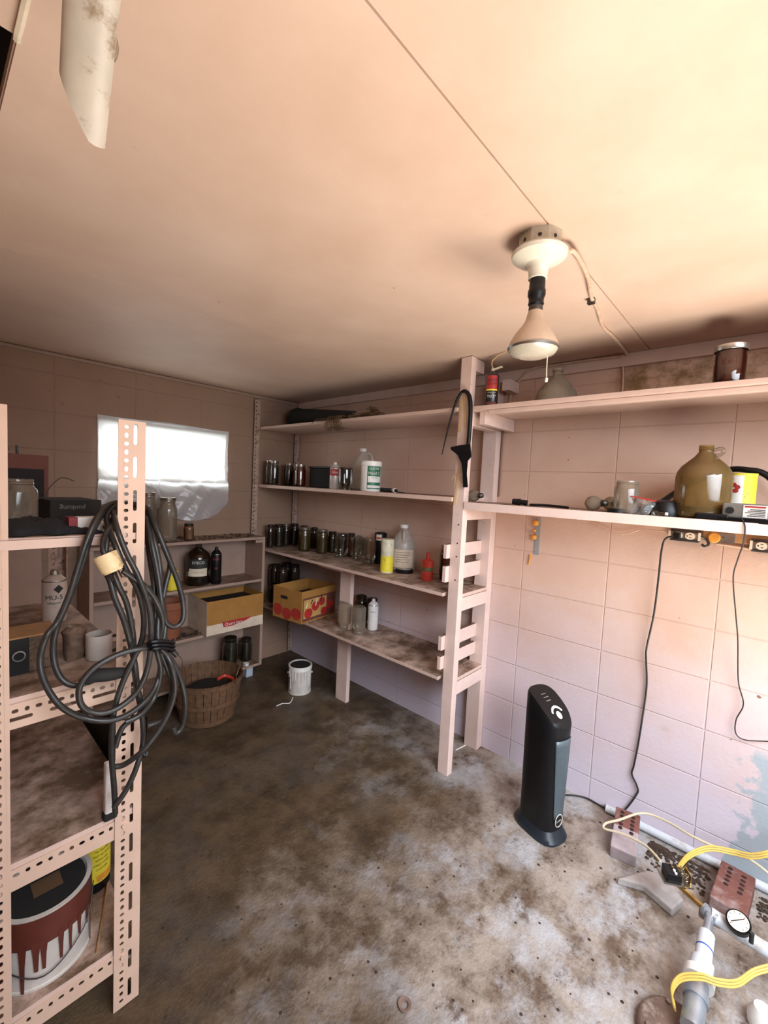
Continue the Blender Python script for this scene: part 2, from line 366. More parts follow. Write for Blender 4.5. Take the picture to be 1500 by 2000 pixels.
struct('trim_2', MB().box((RX-.02, FY, CZ-.055), (RX, BY-.02, CZ-.001)), m_shelf)
struct('trim_3', MB().box((LX, BY-.012, CZ-.022), (RX-.02, BY, CZ-.006)), m_case)
t = MB(); t.smooth = True
t.tube([T(48, 0, 'z', CZ-.006)+Vector((0, -.3, 0)), T(46, 20, 'z', CZ-.006), T(36, 60, 'z', CZ-.006), T(33, 78, 'z', CZ-.004)], .005, 6)
struct('trim_4', t, m_cream)
# ---------------------------------------------------------------- window with plastic sheet
mt, nt, bs, out = nodes('plastic_sheet')
nt.nodes.remove(bs); tr = N(nt, 'ShaderNodeBsdfTranslucent', Color=(.80, .82, .84, 1)); df = N(nt, 'ShaderNodeBsdfDiffuse', Color=(.88, .88, .90, 1))
gl = N(nt, 'ShaderNodeBsdfGlossy', Roughness=.3); m1 = N(nt, 'ShaderNodeMixShader'); m1.inputs[0].default_value = .35; m2 = N(nt, 'ShaderNodeMixShader'); m2.inputs[0].default_value = .06
nt.links.new(tr.outputs[0], m1.inputs[1]); nt.links.new(df.outputs[0], m1.inputs[2]); nt.links.new(m1.outputs[0], m2.inputs[1]); nt.links.new(gl.outputs[0], m2.inputs[2]); nt.links.new(m2.outputs[0], out.inputs[0])
m_sheet = mt
win = MB().box((WX0, BY+.11, WZ0), (WX1, BY+.14, WZ0+.03)).box((WX0, BY+.11, WZ1-.03), (WX1, BY+.14, WZ1)).box((WX0, BY+.11, WZ0+.03), (WX0+.03, BY+.14, WZ1-.03)).box((WX1-.03, BY+.11, WZ0+.03), (WX1, BY+.14, WZ1-.03)).build('window_1', m_white)
win['kind'] = 'structure'
MB().box((WX0+.03, BY+.12, WZ0+.03), (WX1-.03, BY+.125, WZ1-.03)).build('glass_pane', m_glass, win)
b = MB(); b.smooth = True; nx, nz = 90, 70; g = []
for i in range(nx+1):
    row = []
    for j in range(nz+1):
        u, v = i/nx, j/nz
        px_ = Vector((.705+.80*u, 0, 0)); zt = 1.752-.004*math.sin(u*9); zb = 1.20-.035*math.sin(u*PI)*(1-.2*u)-.05*max(0, math.sin((u-.45)*PI*1.9))*(u > .45)
        zb += .055*max(0, (u-.88)/.12)**2
        if u < .42: zb += .04
        z = zb+(zt-zb)*v; x = px_.x-.012*math.sin(v*3)*(u > .9)
        zz = (z-WZ0)/(WZ1-WZ0); hole = max(0, math.sin(max(0, min(1, zz))*PI))**.4*max(0, math.sin(u*PI))**.3
        low = max(0, min(1, 1.25-zz*1.1))
        def fold(t_): return abs((t_ % 1)-.5)*2
        wr = .020*fold(u*2.1+zz*.9+.3*math.sin(zz*5))+.012*fold(u*4.3-zz*1.7+.4*math.sin(u*9))+.007*fold(zz*3.1+u*1.3)+.004*fold(u*11+zz*7+math.sin(u*17))
        y = BY-.014+.05*hole-wr*low*(1-.75*hole)
        if zz < .04 or u < .03 or u > .97: y = min(y, BY-.004)
        row.append(b.bm.verts.new((x, y, z)))
    g.append(row)
for i in range(nx):
    for j in range(nz): b.bm.faces.new((g[i][j], g[i+1][j], g[i+1][j+1], g[i][j+1]))
o = b.build('plastic_sheet', m_sheet)
tag(o, 'crumpled translucent white plastic sheet covering the window in the back wall', 'plastic sheet')
# ---------------------------------------------------------------- slotted angle iron
def stad(cx, cy, w_, h_, n=5):
    r = min(w_, h_)/2; pts = []
    dx, dy = w_/2-r, h_/2-r
    for q, (sx, sy) in enumerate(((1, 1), (-1, 1), (-1, -1), (1, -1))):
        for k in range(n):
            a = q*PI/2+k*(PI/2)/(n-1); pts.append((cx+sx*dx+r*math.cos(a), cy+sy*dy+r*math.sin(a)))
    return pts
def holed_plate(outline, holes, th):
    c = bpy.data.curves.new('pl', 'CURVE'); c.dimensions = '2D'; c.fill_mode = 'BOTH'; c.extrude = th/2
    for pts in [outline]+holes:
        s = c.splines.new('POLY'); s.points.add(len(pts)-1); s.use_cyclic_u = True
        for p, q in zip(s.points, pts): p.co = (q[0], q[1], 0, 1)
    o = bpy.data.objects.new('pl', c); COL.objects.link(o)
    dg = bpy.context.evaluated_depsgraph_get(); dg.update()
    me = bpy.data.meshes.new_from_object(o.evaluated_get(dg)); bpy.data.objects.remove(o); bpy.data.curves.remove(c); return me
def angle_iron(name, L, mat, parent, p0, along, across, normal, wd=.06, flange=.04, long_slots=True, fside=1, step=.0205, label=None):
    """face plate spans 'along' x 'across' from p0 (corner on the flange-free side), flange folds along 'normal'"""
    holes = []; k = 0; z = .02
    while z < L-.012:
        holes.append(stad(wd*.30, z, .0085 if k % 2 else .0105, .012 if k % 2 else .0085)); z += step; k += 1
    if long_slots:
        z = .045
        while z < L-.030: holes.append(stad(wd*.62, z, .0085, .052)); z += step*4
    out_ = [(0, 0), (wd, 0), (wd, L), (0, L)]
    me = holed_plate(out_, holes, .0022)
    A, B, C = Vector(along), Vector(across), Vector(normal)
    bm = bmesh.new(); bm.from_mesh(me); bpy.data.meshes.remove(me)
    for v in bm.verts: v.co = Vector(p0)+B*v.co.x+A*v.co.y+C*v.co.z
    mb = MB(); mb.bm.free(); mb.bm = bm
    c0 = Vector(p0)+B*(wd-.0011); cc = c0+A*L/2+C*flange/2
    R = Matrix((A, B, C)).transposed().to_4x4()
    bmesh.ops.create_cube(bm, size=1, matrix=Matrix.Translation(cc) @ R @ Matrix.Diagonal((L, .0022, flange, 1)))
    o = mb.build(name, mat, parent, world=True)
    if label: o['label'] = label
    return o
RYF, RYB = 1.18, 1.99
rack = empty('angle_iron_rack', (.23, 1.585, 0), 0, 'pink painted slotted angle iron rack with dusty boards in the left foreground', 'shelf rack')
X, Y, Z = Vector((1, 0, 0)), Vector((0, 1, 0)), Vector((0, 0, 1))
angle_iron('post', 1.553, m_angle, rack, (.331, RYF, .003), Z, X, Y, .061)
angle_iron('post', 1.553, m_angle, rack, (.129, RYF, .003), Z, -X, Y, .061)
angle_iron('post', 1.20, m_angled, rack, (.331, RYB, .003), Z, X, -Y, .05)
angle_iron('post', 1.553, m_angled, rack, (.129, RYB, .003), Z, -X, -Y, .05)
for z in (.915, .535, .165):
    long = z > .9
    angle_iron('crosspiece', .262, m_angle, rack, (.098, RYF+.004, z-(.0 if not long else 0)), X, -Z, Y, .056 if long else .050, .03, long_slots=long)
    angle_iron('side_rail', RYB-RYF-.01, m_angled, rack, (.386, RYF+.005, z), Y, -Z, -X, .04, .02, long_slots=False)
for z in (1.262, .912, .532, .162):
    MB().box((.075, RYF+(.004 if z > 1.2 else .006), z), (.383, RYB-.005, z+.016)).build('shelf_board', m_dusty, rack, world=True)
MB().box((.10, RYF-.004, 1.254), (.33, RYF+.018, 1.274)).build('edge_strip', m_shelf, rack, world=True)
for z in (.893, .515, .15):
    for x in (.352,): MB().cyl((x, RYF-.006, z), (x, RYF, z), .006, .007, 12).build('bolt', m_angle, rack, world=True)
# ---------------------------------------------------------------- fixed shelving on right wall
sx = 1.757
shv = empty('wall_shelving', (1.93, 2.0, 0), 0, 'pink painted wooden wall shelving with ladder-like end frame in the far right corner', 'shelves')
py0, py1 = 1.092, 1.150
def part(name, a, b_, mat, par, bev=.0015, rot=None, cen=None, label=None):
    o = MB().box(a, b_, rot, cen).build(name, mat, par, world=True, bevel=bev)
    if label: o['label'] = label
    return o
part('front_post', (sx, py0, 0), (sx+.042, py1, CZ-.002), m_post, shv)
part('wall_post', (2.055, py0+.01, 0), (RX-.002, py1+.03, 1.985), m_post, shv)
part('top_block', (sx+.042, py0+.005, CZ-.06), (1.88, py1+.02, CZ-.002), m_post, shv)
part('top_block', (2.0, 1.02, 1.93), (RX-.002, 1.06, 1.985), m_post, shv)
for z in (1.80, 1.345, .893, .468):
    part('crosspiece', (sx+.042, py0+.006, z-.068), (2.055, py1-.002, z-.001), m_post, shv)
for z0, z1 in ((1.082, 1.155), (.965, 1.048), (.625, .70), (.528, .598)):
    part('end_slat', (sx-.03, py1+.001, z0+.004), (RX-.004, py1+.02, z1), m_post, shv)
for z, y1, th, mt in ((1.80, 2.88, .018, m_shelf), (1.368, 2.885, .022, m_shelf), (.893, 2.885, .018, m_dusty), (.468, 2.885, .018, m_dusty)):
    y0 = py1+.001 if z > 1.3 else py0+.008
    mb = MB()
    if z > 1.3: mb.box((sx-.012, y0, z-.004), (RX-.002, y1, z+th-.004))
    else: mb.box((sx-.012, py1+.022, z), (RX-.002, y1, z+th)); mb.box((sx+.044, y0, z), (2.053, py1+.022, z+th)); 
    mb.build('shelf_board', mt, shv, world=True, bevel=.0015)
part('support_plank', (1.865, 1.955, 0), (1.895, 2.055, .892), m_post, shv)
part('cleat', (1.80, 1.985, .866), (1.864, 2.2, .892), m_post, shv)
part('cleat', (1.80, 1.985, .448), (1.864, 2.1, .467), m_post, shv)
angle_iron('corner_angle', 1.99, m_angled, shv, (1.695, BY-.028, .02), Z, X, -Y*-1, .045, .024, long_slots=False, step=.03)
angle_iron('corner_angle', 1.97, m_angled, shv, (RX-.052, BY-.03, .02), Z, X, Y, .045, .02, long_slots=False, step=.03)
mb = MB()
for z in (1.255, 1.165, 1.10, .985): mb.cyl((sx-.002, 1.112, z), (sx+.001, 1.112, z), .0035, .0035, 8)
mb.build('nail', m_dmetal, shv, world=True)
for (a, c_, w_) in (((899, 770), (893, 845), 12), ((903, 770), (905, 835), 9), ((893, 915), (884, 985), 12), ((888, 925), (878, 935), 6)):
    p, q = T(*a, 'x', sx-.003), T(*c_, 'x', sx-.003)
    MB().bar(p+Vector((0, -.012, 0)), q+Vector((0, -.012, 0)), w_/F*.9, .002, (1, 0, 0)).build('tape_strip', m_tape, shv, world=True)
ws = empty('wall_shelf', (1.93, .3, 1.80), 0, 'upper pink board shelf along right wall holding red-brown jar and foam can', 'shelf')
MB().box((sx, FY+.05, 1.796), (RX-.022, py0-.002, 1.814)).build('shelf_board', m_shelf, ws, world=True, bevel=.002)
MB().box((sx+.02, FY+.05, 1.776), (sx+.04, py0-.09, 1.7955)).build('stiffener', m_shelf, ws, world=True, bevel=.002)
part('bracket', (sx+.045, 1.03, 1.735), (RX-.006, 1.06, 1.7955), m_post, ws)
w2 = empty('wall_shelf', (1.93, .3, 1.33), 0, 'lower cream-edged board shelf along right wall holding the brown glass jug', 'shelf')
MB().box((sx+.02, FY+.05, 1.347), (RX-.002, py0-.002, 1.365)).build('shelf_board', m_shelf, w2, world=True, bevel=.002)
MB().box((sx-.005, FY+.05, 1.330), (sx+.018, py0-.004, 1.367)).build('edge_strip', m_post, w2, world=True, bevel=.002)
MB().box((RX-.028, FY+.05, 1.275), (RX-.004, .20, 1.3465)).build('wall_cleat', m_wood, w2, world=True, bevel=.002)
# ---------------------------------------------------------------- bookcase
bc = empty('bookcase', (1.15, 2.77, 0), 0, 'low open pink bookcase against the back wall below the window', 'bookcase')
by0, by1 = 2.655, 2.895
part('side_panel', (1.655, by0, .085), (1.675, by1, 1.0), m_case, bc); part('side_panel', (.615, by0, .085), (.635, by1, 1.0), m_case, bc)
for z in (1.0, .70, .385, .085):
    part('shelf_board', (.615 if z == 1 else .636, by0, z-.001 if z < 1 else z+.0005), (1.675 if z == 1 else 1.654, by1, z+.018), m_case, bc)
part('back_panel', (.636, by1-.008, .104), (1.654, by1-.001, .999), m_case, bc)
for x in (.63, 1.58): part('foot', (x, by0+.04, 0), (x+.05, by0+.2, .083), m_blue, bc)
part('corner_strip', (1.60, by0-.001, .978), (1.654, by0+.015, .998), m_case, bc)
# panel leaning at the back wall behind the rack
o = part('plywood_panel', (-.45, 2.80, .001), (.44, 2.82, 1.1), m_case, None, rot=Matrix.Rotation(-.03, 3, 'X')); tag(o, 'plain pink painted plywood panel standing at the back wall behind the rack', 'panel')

PLACED = {}
def sep(key, c, r, x0=1.78, x1=RX-.01, y1=2.85, fixed=False):
    L = PLACED.setdefault(key, []); d = Vector((c.x, c.y, 0)).normalized(); sd = Vector((-d.y, d.x, 0))
    ok = lambda p: all(math.hypot(p.x-q.x, p.y-q.y) > r+rr+.002 for q, rr in L) and x0 <= p.x-0*r and p.x+r <= x1 and p.y+r <= y1
    best = None
    if not fixed:
        for k in range(0, 28):
            for s_ in (1, -1):
                for m_ in (0, .006, -.006, .014, -.014, .024, -.024):
                    p = c+d*s_*k*.01+sd*m_; cost = k*.01+abs(m_)*4
                    if ok(p) and (best is None or cost < best[0]): best = (cost, p)
        if best: c = best[1].copy()
    L.append((c.copy(), r)); return c
# ================================================================ generic containers
def jar_prof(r, h, nr=None):
    nr = nr or r*.78
    return [(0, .0015), (r*.82, 0), (r*.97, h*.035), (r, h*.09), (r, h*.70), (r*.96, h*.77), (nr*1.02, h*.85), (nr, h*.88), (nr*1.05, h*.90), (nr, h*.93), (nr, h)]
def flip(p, h): return [(r, h-z) for r, z in reversed(p)]
def mason(loc, r, h, label, contents=None, lid=None, inv=False, gmat=None, group=None, fill=.88, name='mason_jar', nr=None, tag_cat='jar'):
    nr_ = nr or r*.78
    e = empty(name, loc, random.uniform(0, 6), label, tag_cat, group)
    pf = jar_prof(r, h, nr_)
    if inv: pf = flip(pf, h)
    MB().lathe(pf, 28).build('glass_body', gmat or m_glass, e)
    mb = MB()
    for k in (.90, .945):
        z = h*k; z = h-z if inv else z; mb.lathe([(nr_*1.0, z-.0015), (nr_*1.06, z), (nr_*1.0, z+.0015)], 24)
    mb.build('screw_thread', gmat or m_glass, e)
    if contents:
        q = .94; f = fill
        MB().lathe([(0, .004), (r*.80*q, .004), (r*q, h*.09), (r*q, min(f, .70)*h), (r*q*.9, f*h), (0, f*h)], 24).build('contents', contents, e)
    if lid:
        zt = 0 if inv else h
        s = -1 if inv else 1
        MB().lathe([(nr_*1.1, zt-s*.016), (nr_*1.13, zt-s*.014), (nr_*1.13, zt+s*.001), (nr_*1.05, zt+s*.003), (nr_*.9, zt+s*.0022), (0, zt+s*.0022)] if not inv else [(0, .0), (nr_*1.13, 0), (nr_*1.13, .016), (nr_*1.1, .016)], 28).build('lid', lid, e)
    return e
def spray_can(loc, r, h, label, body, top, name='spray_can', labelmat=None, txt=None, tcol=None, cat='can', band=(.25, .75), ts=.018, cap=None):
    e = empty(name, loc, 0, label, cat); a = face_cam(loc)
    hb = h*.80
    MB().lathe([(0, .001), (r*.92, 0), (r, .004), (r, hb), (r*.93, hb+h*.03), (r*.55, hb+h*.10), (r*.5, hb+h*.11), (0, hb+h*.11)], 28).build('body', body, e)
    MB().lathe([(0, hb+h*.09), (r*.34, hb+h*.09), (r*.34, h*.965), (r*.25, h), (0, h)], 16).build('spray_nozzle' if not cap else 'cap', top, e)
    MB().lathe([(r*1.0, hb-.002), (r*1.03, hb), (r*1.0, hb+.003)], 28).build('rim', m_metal, e)
    if labelmat: patch('label_wrap', r+.0006, a-1.35, a+1.35, hb*band[0], hb*band[1], labelmat, e)
    if txt:
        n = len(txt)
        for k, (s_, zc, sz) in enumerate(txt):
            text_part('lettering', s_, sz, tcol, e, wrap(r+.0012, a, zc*hb))
    return e
def place(pl, pr, top, bot, z, **k): return spot(pl, pr, top, bot, z, **k)
# ---------------------------------------------------------------- third shelf (jars)
S3 = .912
def s3(pl, pr, top, bot): 
    c, r, h = spot(pl, pr, top, bot, S3); return ray_clamp(c, r, h, 1.80, RX-.012-r)
J = [
 (528, 547, 1018, 1063, m_tea, m_lidr, False, 'front dark jar at the left end of the jar row on the third shelf'),
 (520, 534, 1018, 1070, m_dark, m_lidr, False, 'leftmost dark lidded jar half hidden against the bookcase on third shelf'),
 (547, 562, 1016, 1059, m_dark, m_lid, False, 'dark jar with bright lid top second in front from shelf left end'),
 (566, 584, 1013, 1052, m_dark, m_lidr, False, 'tall dark jar in the rear row standing before the corner angle iron'),
 (585, 602, 1019, 1056, m_dark, m_lidr, False, 'dark rear jar directly behind the olive pickle jar'),
 (580, 607, 1031, 1077, m_pick, m_lid, False, 'jar of olive-brown pickles with shiny lid, left of the two pickle jars'),
 (606, 620, 1025, 1064, m_dark, m_lidr, False, 'dark narrow jar between the two olive pickle jars'),
 (616, 641, 1031, 1082, m_pick, m_lid, False, 'jar of dark olive pickles, right of the two pickle jars'),
 (640, 658, 1030, 1068, m_dark, m_lidr, False, 'dark jar behind the first empty upside-down jar'),
 (651, 681, 1041, 1091, None, None, True, 'empty clear upside-down jar, leftmost of three on the third shelf'),
 (664, 684, 1035, 1075, m_dark, m_lidr, False, 'dark lidded jar peeking out above the leftmost empty jar'),
 (677, 693, 1038, 1082, m_red, m_lidr, False, 'dark lidded jar with red contents between empty upside-down jars'),
 (684, 706, 1049, 1095, None, None, True, 'empty clear upside-down jar, middle of three on the third shelf'),
 (705, 734, 1049, 1104, None, None, True, 'empty clear upside-down jar beside the yellow canister, rightmost of three'),
]
cJ, rJ, hJ = spot(763, 810, 1013, 1093, S3); cJ, rJ, hJ = ray_clamp(cJ, rJ, hJ, 1.8, RX-.014-rJ); pass
cY, rY, hY = s3(742, 767, 1052, 1120); sep('S3', cY, rY, fixed=True)
for i, (a, b_, t_, bt, cont, lid, inv, lab) in enumerate(sorted(J, key=lambda q: -q[3])):
    c, r, h = s3(a, b_, t_, bt); r = min(r, .052)*.97; c = sep('S3', c, r*1.0)
    mason(c, r*.97, max(min(h, .17), .06), lab, cont, lid, inv, group='jars on the third shelf')
c, r, h = s3(856, 882, 1066, 1135); c = sep('S3', c, r); mason(c, r, h, 'tall jar of dark red-brown liquid half hidden behind the ladder post on the third shelf', m_red, m_lid, group=None)
# black paint can with wire handle behind jars
c = Vector((2.060, 1.895, S3)); r = .040; h = T(735, 1040, 'x', 2.06).z-S3
e = empty('paint_can', c, 0, 'short black can with white label and raised wire handle behind the empty jars', 'can'); a = face_cam(c)
MB().lathe([(0, 0), (r*.97, 0), (r, .003), (r, h), (r*.95, h+.003), (r*.88, h-.004), (0, h-.004)], 32).build('body', m_black, e)
patch('label_wrap', r+.0008, a-.75, a+.15, h*.78, h*.97, m_cream, e); patch('label_stripe', r+.0014, a-.7, a+.1, h*.83, h*.88, m_redk, e)
MB().tube([Vector((0, s*r*.98, h*.9)) if k else Vector((0, s*r*.98, h*.9)) for k, s in ((0, -1),)] + [Vector((.012, math.sin(q)*r*.95, h*.92+math.cos(q)*r*.75)) for q in [x*.3-1.35 for x in range(10)]]+[Vector((0, r*.98, h*.9))], .0012, 6, 3).build('wire_handle', m_dmetal, e)
# clear plastic lid disc leaning on wall
p = T(700, 1030, 'x', RX-.035); dr = .075
o = MB().lathe([(0, -.0015), (dr*.96, -.0015), (dr, 0), (dr, .004), (dr*.95, .004), (dr*.93, .001), (0, .001)], 36, Vector((RX-.03, p.y, S3+dr+.005)), Matrix.Rotation(-PI/2+.2, 3, 'Y')).build('clear_disc', m_hazy)
tag(o, 'round hazy plastic lid leaning against right wall behind the jars', 'lid')
# yellow canister
c, r, h = cY, rY, hY
e = empty('canister', c, 0, 'cylindrical canister, white above and yellow below, on the third shelf', 'can')
MB().lathe([(0, 0), (r, 0), (r, h*.52), (r, h-.002), (r*.9, h), (0, h-.003)], 30).build('body', M('canister_white', (.72, .68, .50), .5, dirt=(.2, .18, .05), dscale=35, dlo=.6, dhi=.68), e)
a = face_cam(c); patch('label_wrap', r+.0006, a-1.6, a+1.6, h*.04, h*.5, m_yel, e, 20); text_part('lettering', '2', .014, m_ink, e, wrap(r+.001, a+.6, h*.85))
# gallon jug on third shelf
def gallon(loc, r, h, label, mat, rz, cap=m_white, lab=None, txt=None):
    e = empty('plastic_jug', loc, 0, label, 'jug')
    MB().lathe([(0, .002), (r*.86, 0), (r, .012), (r, h*.52), (r*.93, h*.62), (r*.62, h*.78), (r*.33, h*.88), (r*.27, h*.90), (r*.27, h*.95)], 28).build('body', mat, e)
    MB().lathe([(0, h*.925), (r*.33, h*.925), (r*.33, h*.995), (r*.28, h), (0, h)], 20).build('cap', cap, e)
    d = Vector((math.cos(rz), math.sin(rz), 0))
    MB().tube([d*r*.30+Vector((0, 0, h*.87)), d*r*.62+Vector((0, 0, h*.88)), d*r*.86+Vector((0, 0, h*.78)), d*r*.93+Vector((0, 0, h*.62))], .009, 8, 5).build('handle', mat, e)
    a = face_cam(loc)
    if lab:
        patch('label_wrap', r+.0008, a-.95, a+.95, h*.10, h*.48, lab, e)
        for k in range(5): patch('lettering', r+.0014, a-.6+(.07*(k % 2)), a+.6-.1*(k % 3), h*(.42-.05*k)-.0015, h*(.42-.05*k)+.0015, m_boxg, e)
    return e
c, r, h = cJ, rJ, hJ
gallon(c, r, h, 'translucent gallon plastic jug with white cap and label on third shelf by the wall', m_clearp, face_cam(c), lab=m_boxw)
# black coils and white lid next to jug
c, r, h = spot(766, 808, 1100, 1122, S3)
mb = MB()
for k in range(3): mb.tube([Vector((c.x+.01, c.y, S3+.005+k*.007))+Vector((math.cos(q)*(.05-.003*k), math.sin(q)*(.055-.002*k), 0)) for q in [x*PI/5 for x in range(10)]], .0035, 6, 4, closed=True)
o = mb.build('cable_coil', m_black); tag(o, 'thin black cable coiled flat on third shelf in front of the jug', 'cable')
o = MB().lathe([(0, 0), (.03, 0), (.032, .004), (.032, .012), (.03, .013), (0, .011)], 24, (c.x+.01, c.y, S3+.0005)).build('white_disc', m_cream); tag(o, 'white round lid lying inside the coiled black cable on the third shelf', 'lid')
p = T(818, 1112, 'z', S3); o = MB().lathe([(0, 0), (.03, 0), (.032, .01), (.026, .03), (0, .032)], 20, (p.x+.03, p.y, S3+.0005)).build('tin', m_box3); tag(o, 'low maroon tin on third shelf left of the red bottle', 'tin')
p = T(800, 1090, 'z', S3); mb = MB()
for k in range(60):
    q = Vector((RX-.07+random.uniform(-.04, .03), p.y-.16+random.uniform(-.05, .07), S3+.004+random.random()*.02)); mb.tube([q, q+Vector((random.uniform(-.03, .03), random.uniform(-.03, .03), .006)), q+Vector((random.uniform(-.04, .02), random.uniform(-.04, .04), 0))], .0015, 4, 3)
o = mb.build('straw_wad', M('pale_straw', (.42, .34, .2), .8)); tag(o, 'small wad of pale straw lying against right wall on the third shelf', 'straw', kind='stuff')
# red bottle
c, r, h = s3(822, 845, 1078, 1135)
e = empty('red_bottle', c, 0, 'red plastic squeeze bottle with pointed spout near the ladder post on third shelf', 'bottle')
MB().lathe([(0, 0), (r*.95, 0), (r, .004), (r, h*.30), (r*.88, h*.33), (r*.88, h*.45), (0, h*.45)], 26).build('body', m_redp, e)
MB().lathe([(r*.885, h*.32), (r*.90, h*.33), (r*.90, h*.46), (r*.88, h*.47)], 26).build('label_wrap', M('green_band', (.12, .13, .05), .6, dirt=(.4, .1, .05), dscale=60), e)
MB().lathe([(r*.9, h*.47), (r*1.0, h*.48), (r, h*.62), (r*1.04, h*.64), (r*1.04, h*.70), (r*.6, h*.74), (r*.4, h*.78), (r*.33, h*.97), (0, h)], 26).build('cap', m_redp, e)
# ---------------------------------------------------------------- second shelf, left of ladder
S2 = 1.3865
def s2(pl, pr, top, bot, x): c, r, h = spot(pl, pr, top, bot, S2, x=x); return c, r, h
for (a, b_, t_, x, cont, lab) in ((509, 524, 903, 1.98, m_tea, 'dark jar at the far left end of second shelf, rear one'), (519, 537, 903, 1.90, m_tea, 'dark jar at the far left end of second shelf, front one'),
        (553, 574, 906, 1.93, m_dark, 'dark jar beside the black box on second shelf, left of two'), (573, 598, 908, 1.86, m_red, 'dark reddish jar with pale lid in front of the black box')):
    c, r, h = s2(a, b_, t_, 945, x)
    if a < 530: c = Vector((1.795, 2.845, S2)) if a < 512 else Vector((1.80, 2.762, S2)); r = .036
    c = sep('S2', c, r); mason(c, r*.95, h, lab, cont, m_lid, group='dark jars at the left of the second shelf', fill=.86)
pA = T(595, 945, 'x', 1.93); pB = T(642, 950, 'x', 1.85)
pA.y = min(pA.y, min(q.y-rr for q, rr in PLACED['S2'][-2:])-.01)
e = empty('storage_box', (1.97, (pA.y+pB.y)/2, S2), 0, 'black lidded storage box between dark jars and the white spray bottle', 'box')
zt = T(620, 911, 'x', 1.9).z
MB().box((1.90, pB.y-.0, S2+.0005), (2.08, pA.y, zt-.012)).build('body', m_blackm, e, world=True, bevel=.004)
MB().box((1.893, pB.y-.006, zt-.0118), (2.087, pA.y+.006, zt)).build('lid', m_black, e, world=True, bevel=.003)
c, r, h = s2(642, 664, 903, 957, 1.81)
spray_can(c, r*.93, h, 'silver and white aerosol with red label on the second shelf', M('silver_can', (.62, .58, .55), .35, .3), m_white, labelmat=m_redk, band=(.62, .93), txt=[('Glue', .78, .024)], tcol=m_wht, cap=1)
c, r, h = s2(664, 693, 914, 958, 1.82); c.x=1.80; mason(c, r*.98, h, 'empty clear upside-down jar on the second shelf beside the white tub', None, None, True)
c, r, h = s2(688, 724, 876, 958, 1.95); gallon(c, r*1.15, h, 'cloudy gallon jug with white cap behind the white tub on second shelf', m_clearp, face_cam(c)+1.45)
c, r, h = s2(703, 743, 901, 960, 1.81)
e = empty('cleaner_tub', c, 0, 'white plastic tub with green printed label on the second shelf', 'tub'); a = face_cam(c)+.35
MB().lathe([(0, 0), (r*.92, 0), (r*.96, .004), (r*.97, h*.86), (0, h*.86)], 36).build('body', m_white, e)
MB().lathe([(r*.99, h*.84), (r*1.03, h*.85), (r*1.03, h*.98), (r*.98, h), (r*.4, h*.995), (0, h*.995)], 36).build('lid', m_white, e)
rr = r*.975
patch('label_wrap', rr, a-.72, a+.85, h*.08, h*.83, m_green, e); patch('label_panel', rr+.0006, a-.65, a+.78, h*.12, h*.20, m_wht, e); patch('label_panel', rr+.0006, a-.65, a+.78, h*.30, h*.50, m_wht, e)
text_part('lettering', 'QUICKIE', .0165, m_wht, e, wrap(rr+.001, a, h*.75)); text_part('lettering', 'Hand C', .024, m_wht, e, wrap(rr+.001, a, h*.60))
for k in range(3): text_part('lettering', ('CLEANER', 'FAST DRY', 'NET WT')[k] if k == 0 else '- - - - - -', .009, m_green, e, wrap(rr+.0014, a, h*(.45-.06*k)))
p0, p1 = T(745, 957, 'x', 1.83), T(764, 958, 'x', 1.80)
e = empty('flashlight', Vector((p1.x, p1.y, S2)), 0, 'black flashlight with pale ring lying on second shelf beside the tub', 'flashlight')
z = S2+.013
MB().cyl((1.86, p0.y+.03, z), (1.82, p1.y, z), .012).build('body', m_black, e, world=True)
MB().cyl((1.82, p1.y, z), (1.812, p1.y-.02, z), .0125, .0125).build('ring', m_white, e, world=True); MB().cyl((1.812, p1.y-.02, z), (1.81, p1.y-.03, z), .009).build('lens', m_black, e, world=True)
q0, q1 = T(768, 958, 'x', 1.80), T(790, 961, 'x', 1.80)
o = MB().tube([(1.83, q0.y, S2+.007), (1.82, (q0.y+q1.y)/2, S2+.004), (1.80, q1.y, S2+.003)], .003, 6).build('cable_end', m_black); tag(o, 'short black cable end trailing from the flashlight on second shelf', 'cable')
# ---------------------------------------------------------------- fourth shelf
S4 = .487
def s4(pl, pr, top, bot): c, r, h = spot(pl, pr, top, bot, S4); return ray_clamp(c, r, h, 1.79, RX-.012-r)
for a, b_, t_, bt, inv, cont, lid, gm, lab in ((658, 687, 1175, 1231, True, None, None, m_glassd, 'empty dusty upside-down jar on lowest shelf, left of two by the plank'),
        (686, 713, 1184, 1242, True, None, None, m_glassd, 'empty dusty upside-down jar on lowest shelf, nearer the white spray can'),
        (693, 716, 1156, 1206, False, m_dark, m_lidr, m_glass, 'dark lidded jar on lowest shelf behind the empty dusty jars'),
        (716, 737, 1161, 1212, False, m_dark, m_lidr, m_glass, 'dark lidded jar on lowest shelf behind the white spray can')):
    c, r, h = s4(a, b_, t_, bt); mason(c, r*.97, h, lab, cont, lid, inv, gm, group=None)
c, r, h = s4(715, 739, 1169, 1232); spray_can(c, r*.86, h, 'plain white aerosol can with cap on the lowest shelf', m_white, m_white, txt=[('SPRAY', .75, .012), ('- - - -', .55, .012), ('- - - -', .4, .012)], tcol=m_boxg, cap=1)
# dark jars stacked far left at corner
for lvl in range(2):
    for k, (x_, y_) in enumerate(((1.86, 2.80), (1.97, 2.80), (1.86, 2.70), (1.97, 2.70))):
        mason((x_, y_, S4+lvl*.147+.0005), .042, .14, '%s dark jar %s, %s, in the corner behind the apple box' % (('lower', 'upper')[lvl], ('near the bookcase', 'near the wall')[k % 2], ('rear', 'front')[k//2]), m_dark, m_lidr, group='dark jars stacked in the corner of the lowest shelf')
